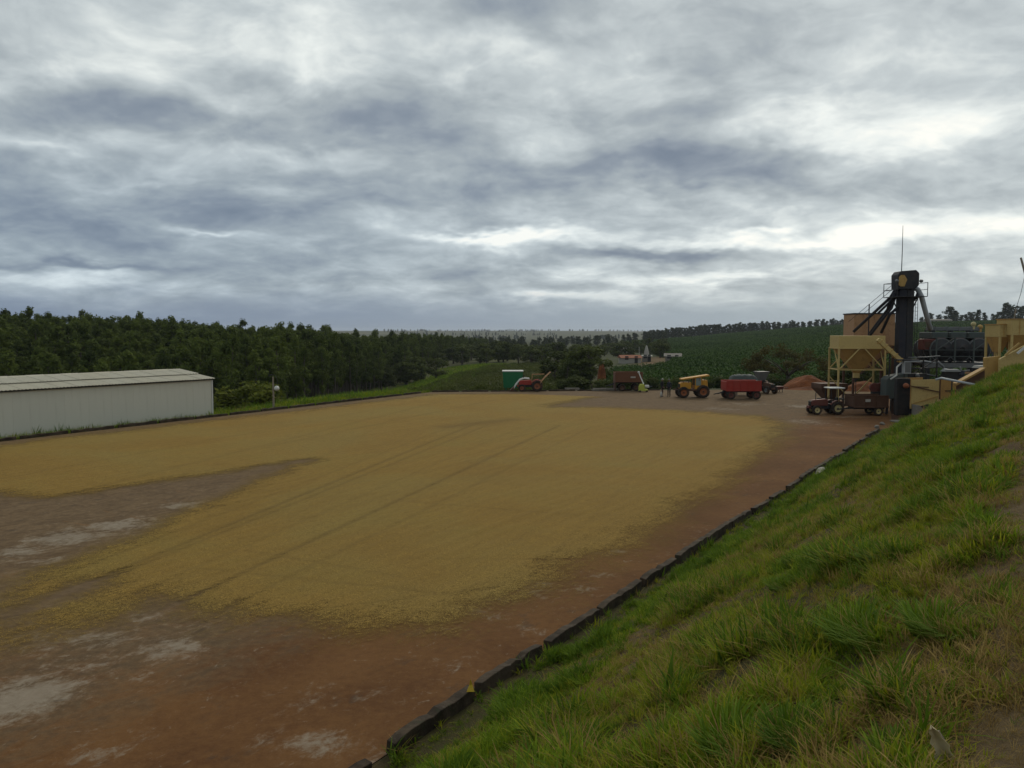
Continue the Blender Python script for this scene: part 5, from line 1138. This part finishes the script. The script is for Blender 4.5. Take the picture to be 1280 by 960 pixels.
# ---- black feed opening with yellow receiving bin, concrete foot
t = thing('receiving_bin', 'mustard yellow receiving bin with sloping floor dug into the end of the grass bank', 'bin', (at(1168, 490, 54).x, 54, 0), 0); q8 = lambda px: at(px, 480, 54).x - at(1168, 480, 54).x; z8 = lambda py: at(640, py, 54).z
side = [(q8(1139), z8(475)), (q8(1174), z8(474)), (q8(1174), z8(499.5)), (q8(1165), z8(503.5)), (q8(1139), z8(511))]
MB().prism(side, -.04, .04).build('front_panel', 'mustard_pale', t); MB().prism([(q8(1174.4), z8(474)), (q8(1197), z8(477)), (q8(1197), z8(498)), (q8(1174.4), z8(499.5))], -.02, .05).build('front_panel', 'mustard_deep', t)
MB().prism([(x, z) for x, z in side], 2.2, 2.28).build('back_panel', 'mustard_deep', t)
MB().hexa([(q8(1139), .05, z8(511)), (q8(1165), .05, z8(503.5)), (q8(1165), 2.19, z8(503.5)), (q8(1139), 2.19, z8(511)), (q8(1139), .05, z8(510)), (q8(1165), .05, z8(502.5)), (q8(1165), 2.19, z8(502.5)), (q8(1139), 2.19, z8(510))]).build('sloping_floor', 'mustard_deep', t)
MB().box(q8(1173.6), q8(1174.9), -.08, -.042, z8(499), z8(474)).build('stiffener', 'rust_brown', t); MB().bar((q8(1181), -.06, z8(488.5)), (q8(1197), -.06, z8(488.5)), .05, .07).build('hinge_bar', 'rust_brown', t)
MB().bar((q8(1133), -.10, z8(481.5)), (q8(1174), -.10, z8(490)), .06).bar((q8(1139), -.10, z8(483)), (q8(1160), -.10, z8(484)), .05).build('tie_bar', 'rust_brown', t)
MB().bar((q8(1139), -.07, z8(505)), (q8(1172), -.07, z8(495)), .05, .05).build('slope_bar', 'mustard', t)
MB().lathe([(.001, -.25), (.15, -.2), (.19, 0), (.15, .12), (.001, .14)], (q8(1131), -.1, z8(482)), 'y', 10).build('bearing', 'terracotta', t, True)
MB().box(q8(1122), q8(1138.7), .06, .55, .35, z8(473)).build('feed_opening', 'black', t, bevel=.05)
MB().box(q8(1124), q8(1144), -.2, 1.0, .003, .34).build('base_plinth', 'rust_brown', t)
t = thing('concrete_foot', 'grey triangular concrete foot under the yellow receiving bin', 'concrete block', (at(1150, 515, 53.4).x, 53.4, 0)); z9 = lambda py: at(640, py, 53.4).z; q9 = lambda px: at(px, 510, 53.4).x - at(1150, 510, 53.4).x
MB().prism([(q9(1144), 0), (q9(1144), z9(506)), (q9(1148), z9(506.5)), (q9(1158), z9(518)), (q9(1160), 0)], -.2, .5).build('block', 'concrete', t, bevel=.02); MB().box(q9(1114), q9(1146), -.8, .2, .003, .10).build('slab', 'concrete', t, bevel=.02)
a_ = at(1172, 473.5, 52); b_ = at(1219, 481, 50); t = thing('drain_pipe', 'pale bent pipe lying from the receiving bin to the grass bank', 'pipe', (a_.x, a_.y, 0)); o3 = Vector((a_.x, a_.y, 0))
MB().tube([a_ - o3 + Vector((-.12, 0, -.05)), a_ - o3 + Vector((.25, 0, .04)), at(1186, 474.5, 51.5) - o3, b_ - o3], .075, 10).build('pipe', 'pale_pipe', t, True); MB().bar(at(1190, 476, 51.3) - o3, Vector(((at(1190, 476, 51.3) - o3).x, (at(1190, 476, 51.3) - o3).y, 0)), .06).build('support', 'dark_steel', t)
# ---- receiving bins and ramp walls up the end of the bank
t = thing('ramp_wall', 'mustard yellow stepped ramp wall climbing the end of the grass bank', 'wall', (0, 0, 0)); Yr = 50.8
def rp(px, py, Y): return at(px, py, Y)
def slab(name, pts, Y, th, mat):
    f = [at(x, y, Y) for x, y in pts]; n = len(f); bk = [p + Vector((0, th, 0)) for p in f]
    return MB().add(f + bk, [tuple(range(n)), tuple(reversed(range(n, 2 * n)))] + [((i + 1) % n, i, i + n, (i + 1) % n + n) for i in range(n)]).build(name, mat, t)
slab('lower_wall', ((1197, 480), (1214, 471), (1231, 461.5), (1231, 478), (1197, 500)), 51.4, .18, 'rust_brown'); slab('coping', ((1196, 479.2), (1232, 459.5), (1232, 462), (1196, 482)), 51.15, .5, 'mustard_deep')
slab('middle_wall', ((1231, 447), (1249.5, 445), (1249.5, 472), (1231, 472)), 51.6, .2, 'mustard'); slab('upper_wall', ((1250, 449), (1280, 432.5), (1300, 422), (1300, 470), (1250, 470)), 51.0, .2, 'mustard_pale')
slab('rail', ((1256, 443.5), (1274, 428), (1276, 429), (1258, 445)), 50.8, .06, 'mustard'); slab('rail', ((1271, 441), (1284, 430), (1285, 432.5), (1273, 443)), 50.7, .06, 'white_paint')
for lab, px0, px1, py0, py1, Y in (('small mustard yellow receiving bin on thin legs at the top of the ramp', 1248.5, 1263, 406, 421.5, 53.2), ('larger mustard yellow receiving bin above the ramp wall', 1263.5, 1292, 399.5, 419, 52.6)):
    p = at((px0 + px1) / 2, py1, Y); t = thing('ramp_bin', lab, 'bin', (p.x, p.y, 0)); w_ = (px1 - px0) / 2000 * Y; zt_, zb_ = at(640, py0, Y).z, at(640, py1, Y).z
    MB().box(-w_, w_, -.1, 1.6, zb_, zt_).build('bin_body', 'mustard_pale', t, bevel=.02); MB().box(-w_ - .04, w_ + .04, -.14, 1.64, zt_, zt_ + .06).build('rim', 'mustard_deep', t)
    MB().hexa([(-w_ * .3, .4, zb_ - 1.0), (w_ * .3, .4, zb_ - 1.0), (w_ * .3, 1.1, zb_ - 1.0), (-w_ * .3, 1.1, zb_ - 1.0), (-w_ + .03, -.05, zb_), (w_ - .03, -.05, zb_), (w_ - .03, 1.55, zb_), (-w_ + .03, 1.55, zb_)]).build('funnel', 'mustard_deep', t)
    for x in (-w_ + .06, w_ - .06):
        for y in (-.04, 1.5): MB().box(x - .06, x + .06, y - .06, y + .06, 0, zb_).build('leg', 'mustard_pale', t)
    for i in range(2): MB().box(-w_ / 3 + i * w_ * .66 - .02, -w_ / 3 + i * w_ * .66 + .02, -.13, -.1, zb_ + .03, zt_ - .03).build('stiffener', 'mustard', t)
# pallets and scrap between deck and pit
for i, (px, py, w_, mt, lab) in enumerate(((1188, 463.5, .6, 'pale_pipe', 'stack of pale sheet metal offcuts under the steel deck'), (1226, 459, .5, 'white_paint', 'white scrap boards leaning under the deck end'), (1207, 470, .55, 'tan_bin', 'tan wooden trestle standing under the steel deck'), (1200, 470, .4, 'denim', 'dark blue drum under the steel deck'))):
    Y = 57.5; p = at(px, py, Y); o = thing('scrap_stack' if i < 2 else ('trestle' if i == 2 else 'oil_drum'), lab, 'scrap' if i < 2 else ('trestle' if i == 2 else 'drum'), (p.x, Y, 0), .2 * i)
    if i < 2:
        for k in range(4): MB().box(-w_ + .05 * k, w_ - .04 * k, -.3 + .02 * k, .3, p.z - .05 + k * .045, p.z - .02 + k * .045).build('sheet', mt, o)
        MB().box(-w_ + .1, w_ - .1, -.2, .25, 0, p.z - .052).build('stand', 'dark_steel', o)
    elif i == 2:
        for x in (-w_, w_): MB().bar((x, -.3, 0), (x * .8, 0, p.z + .2), .08).bar((x, .3, 0), (x * .8, 0, p.z + .2), .08).build('leg', mt, o)
        MB().bar((-w_, 0, p.z + .22), (w_, 0, p.z + .22), .1, .12).build('top_bar', mt, o)
    else: MB().lathe([(.001, 0), (.29, 0), (.29, .3), (.31, .31), (.29, .32), (.29, .6), (.31, .61), (.29, .62), (.29, .9), (.001, .9)], (0, 0, p.z - .5), 'z', 16).build('shell', mt, o, True); MB().box(-.35, .35, -.35, .35, 0, p.z - .501).build('stand', 'dark_steel', o)

# ================================================================== POLES, LAMP, SMALL THINGS
g = gp(342, 511); dd = Vector((-ld.y, ld.x, 0)); t = thing('lamp_post', 'slim weathered lamp post with curved bracket and round white lamp', 'lamp post', (g.x, g.y, 0)); zt = at(640, 471, g.y).z
MB().tube([(0, 0, -.3), (.01, 0, 1.2), (0, 0, zt)], [.085, .075, .06], 8).build('post', 'wood_pole', t)
MB().tube([(-.32, 0, zt + .10), (-.1, 0, zt + .18), (.15, 0, zt + .12), (.32, 0, zt - .25), (.34, 0, zt - .55), (.26, 0, zt - .75)], .025, 6).build('bracket', 'dark_steel', t)
MB().lathe([(.001, .21), (.12, .17), (.20, .05), (.21, -.04), (.14, -.16), (.001, -.21)], (.27, 0, zt - .90), 'z', 14).build('lamp_globe', 'white_paint', t, True); MB().bar((0, 0, zt - .9), (.1, 0, zt - .9), .05).build('arm', 'dark_steel', t); MB().bar((-.34, 0, zt + .08), (-.1, 0, zt + .16), .16, .06).build('lamp_hood', 'dark_steel', t)
p0, p1, p2 = at(1276, 322, 70), at(1281.5, 342, 70), at(1290, 390, 70)
t = thing('utility_pole', 'leaning dark utility pole above the hilltop trees', 'pole', (p2.x, 70, 0)); b0 = Vector((p2.x, 70, 0))
MB().tube([(.2, 0, 0), p2 - b0, p1 - b0, p0 - b0], [.13, .11, .10, .08], 8).build('post', 'wood_pole', t); w1 = at(1270, 386, 72)
MB().tube([p1 - b0, (p1 + w1) * .5 - b0 + Vector((.05, 0, -.1)), w1 - b0], .02, 5).build('wire', 'dark_steel', t)
MB().bar(Vector((-1.4, 2, 0)), w1 - b0, .09).build('wire_stake', 'wood_pole', t)
g = gp(588, 866, .2); o = thing('yellow_plastic_scrap', 'small bright yellow plastic scrap standing on the kerb', 'plastic scrap', (g.x, g.y, .235))
MB().add([(-.06, -.05, 0), (.07, -.04, 0), (.05, .06, 0), (-.05, .05, 0), (-.02, 0, .09), (.03, .01, .10), (.0, .0, .20)], [(0, 1, 5, 4), (1, 2, 5), (2, 3, 4, 5), (3, 0, 4), (4, 5, 6), (0, 3, 2, 1)]).build('sheet', 'dull_yellow', o)
def rag(name, label, px, py, w_, mat, seed):
    g = gp(px, py, .1); rn = random.Random(seed); n = 9; vs = []
    for j in range(n):
        for i in range(n): u, v = i / (n - 1) - .5, j / (n - 1) - .5; vs.append((u * w_ * rn.uniform(.85, 1.1), v * w_ * .8 * rn.uniform(.85, 1.1), .04 + rn.uniform(0, .16) * (1 - 2 * max(abs(u), abs(v)) * .7)))
    m_ = len(vs); fs = [(j * n + i, j * n + i + 1, (j + 1) * n + i + 1, (j + 1) * n + i) for j in range(n - 1) for i in range(n - 1)]
    o = MB().add(vs + [(a, b__, z - .012) for a, b__, z in vs], fs + [tuple(m_ + k for k in reversed(f)) for f in fs]).build(name, mat, None, True); o.location = (g.x, g.y, .06); o.rotation_euler = (-.2, -.35, .5); return tag(o, label, 'plastic bag')
rag('plastic_bag', 'crumpled white plastic bag lying behind the kerb blocks on the bank foot', 1024, 589, .75, 'house_white', 5)
for i, (px, py, lab) in enumerate(((1103, 531, 'white stone at the corner where the kerb ends'), (1096, 535, 'small pale rubble lump touching the last kerb block'))):
    g = gp(px, py); bm = bmesh.new(); bmesh.ops.create_icosphere(bm, subdivisions=2, radius=.16)
    for v in bm.verts: v.co = v.co * (1 + .35 * (mnoise.noise(v.co * 6 + Vector((i * 5, 0, 0))))); v.co.z *= .7
    me = bpy.data.meshes.new('stone'); bm.to_mesh(me); bm.free(); me.materials.append(M['concrete']); o = link('stone', me); o.location = (g.x, g.y, .08); tag(o, lab, 'stone')

# ---- far houses in the valley
def house(label, px, py, Y, w_, d_, h_, rh, wall, roof, rz=0.0):
    p = at(px, py, Y); z = tz(p.x, Y); t = thing('far_house', label, 'house', (p.x, Y, z), rz)
    MB().box(-w_ / 2, w_ / 2, -d_ / 2, d_ / 2, -1, h_).build('wall', wall, t)
    MB().prism([(-d_ / 2 - .4, h_), (0, h_ + rh), (d_ / 2 + .4, h_), (d_ / 2 + .4, h_ - .12), (0, h_ + rh - .12), (-d_ / 2 - .4, h_ - .12)], -w_ / 2 - .4, w_ / 2 + .4)
    r_ = MB(); pr = [(-d_ / 2 - .4, h_ + .01), (0, h_ + rh), (d_ / 2 + .4, h_ + .01)]; r_.add([(-w_ / 2 - .4, y, zz_) for y, zz_ in pr] + [(w_ / 2 + .4, y, zz_) for y, zz_ in pr], [(0, 1, 2), (5, 4, 3), (0, 3, 4, 1), (1, 4, 5, 2), (2, 5, 3, 0)]); r_.build('roof', roof, t)
    n = max(2, int(w_ / 2.2))
    for i in range(n):
        x = -w_ / 2 + w_ * (i + .5) / n
        if i == n // 2: MB().box(x - .45, x + .45, -d_ / 2 - .04, -d_ / 2 - .005, 0, 2.0).build('door', 'window_dark', t)
        else: MB().box(x - .5, x + .5, -d_ / 2 - .04, -d_ / 2 - .005, 1.0, 2.0).build('window', 'window_dark', t)
    return t
house('low far house with red tiled roof above the brown grain wagon', 787, 461, 225, 5.4, 4, 1.5, .8, 'house_white', 'terracotta', .1)
house('tiny far white house among the dark valley trees', 783, 438, 330, 3.6, 3, 2.4, .9, 'house_white', 'house_white')
house('far white roofed shed beside the red tiled house', 808, 461, 228, 2.2, 2.4, 1.6, .3, 'concrete', 'house_white')
house('far grey roofed barn at the edge of the coffee rows', 841, 457, 215, 4.0, 4, 1.6, .8, 'concrete', 'concrete', -.2)
house('long pale shed on the hilltop behind the discharge pipe', 1172, 397.5, 545, 17, 6, 2.6, .8, 'house_white', 'concrete')
p = at(808, 451, 240); t = thing('water_tower', 'small white water tank tower on the far valley side', 'water tower', (p.x, 240, tz(p.x, 240)))
MB().lathe([(.9, 0), (.75, 2.2), (.35, 4.0), (.001, 4.6)], (0, 0, 0), 'z', 12).build('tank', 'house_white', t, True); MB().tube([(-2.2, 0, -1), (-2.2, 0, 4)], .08, 5).build('mast', 'house_white', t)

# ================================================================== NEAR PLANTS ON THE BANK
def bankpt(px, py):
    r = Vector(ray(px, py)); lo, hi = .5, 80
    f = lambda q: (lambda P: P.z - float(bank_h(np.array([(P.x - K0.x) * KD.x + (P.y - K0.y) * KD.y]), np.array([(P.x - K0.x) * KN.x + (P.y - K0.y) * KN.y]))[0]))(Vector((0, 0, CAMH)) + r * q)
    q = .5
    while q < 70 and f(q) > 0: q += .05
    return Vector((0, 0, CAMH)) + r * q
def tussock(px, py, rad, hh, seed, label, mats=('grass_green', 'grass_blue')):
    p = bankpt(px, py); t = thing('grass_tussock', label, 'grass tussock', (p.x, p.y, p.z - .03)); rn = random.Random(seed)
    for j, m_ in enumerate(mats):
        me = tuft(seed * 7 + j, 260, hh * .3, hh * .8, 1.6, .0135, m_, rad * 1.25); link('blades', me, t)
    link('dead_blades', tuft(seed * 7 + 5, 50, hh * .3, hh * .8, 1.5, .007, 'grass_dry', rad), t); return t
for i, q in enumerate(((1110, 800, .34, .40, 'largest dark green grass tussock spreading on the bank beside the straw path'), (1190, 790, .22, .34, 'dark grass tussock growing against the largest one by the straw path'), (950, 935, .30, .34, 'broad green grass tussock low on the bank below bare brown patches'),
        (1020, 930, .22, .30, 'green grass tussock between broad leaved clump and bare brown patch'), (1110, 700, .22, .30, 'bright green grass tussock above the largest dark tussock'), (985, 735, .18, .24, 'small green tussock with yellowed tips on the bank'), (1000, 705, .16, .22, 'small leafy tussock uphill of yellow grass on the bank'),
        (1150, 950, .16, .22, 'small tussock beside the dry torn leaf'), (860, 930, .20, .24, 'low dark green tussock near the bank foot'))):
    tussock(*q[:4], i + 1, q[4])
p = bankpt(1185, 962); t = thing('dry_leaf', 'torn pale dry leaf standing up from the straw path', 'leaf', (p.x, p.y, p.z + .03), -.3); t.scale = (1.5, 1.5, 1.5)
mb = MB(); vs = []; n = 9
for i in range(n + 1):
    u = i / n; w_ = .028 * (1 - u) ** .5 * (1 + .25 * math.sin(u * 17)) + .001; cx = -.075 * u + .02 * u * u; z = .17 * u - .05 * u * u
    vs += [(cx - w_ * 1.1, -.014 - .02 * u, z + .004), (cx, .010 - .01 * u, z), (cx + w_, -.012 - .025 * u, z + .006)]
m_ = len(vs); fs = [f for i in range(n) for f in ((3 * i, 3 * i + 1, 3 * i + 4, 3 * i + 3), (3 * i + 1, 3 * i + 2, 3 * i + 5, 3 * i + 4))]
mb.add(vs + [(a, b__ + .003, z) for a, b__, z in vs], fs + [tuple(m_ + k for k in reversed(f)) for f in fs]).build('blade', 'leaf_litter', t, True)
MB().tube([(0, 0, -.04), (0, .012, .05), (-.03, .008, .10)], .004, 5).build('midrib', 'wood_pole', t)

# ================================================================== AIR
hz = MB().box(-9700, 9700, -9700, 9700, -26, 46).mesh('haze', 'terrain'); hz.materials.clear(); m, t = new_mat('haze_air'); hz.materials.append(m)
v = t.node('ShaderNodeVolumePrincipled'); v.inputs['Density'].default_value = .00009; v.inputs['Color'].default_value = (.80, .88, 1, 1); v.inputs['Anisotropy'].default_value = .3
out = t.node('ShaderNodeOutputMaterial'); t.link(v.outputs[0], out.inputs['Volume'])
tag(link('haze', hz), kind='stuff')
cy = scene.cycles; cy.max_bounces = 6; cy.diffuse_bounces = 3; cy.glossy_bounces = 2; cy.transmission_bounces = 4; cy.transparent_max_bounces = 8; cy.volume_bounces = 0
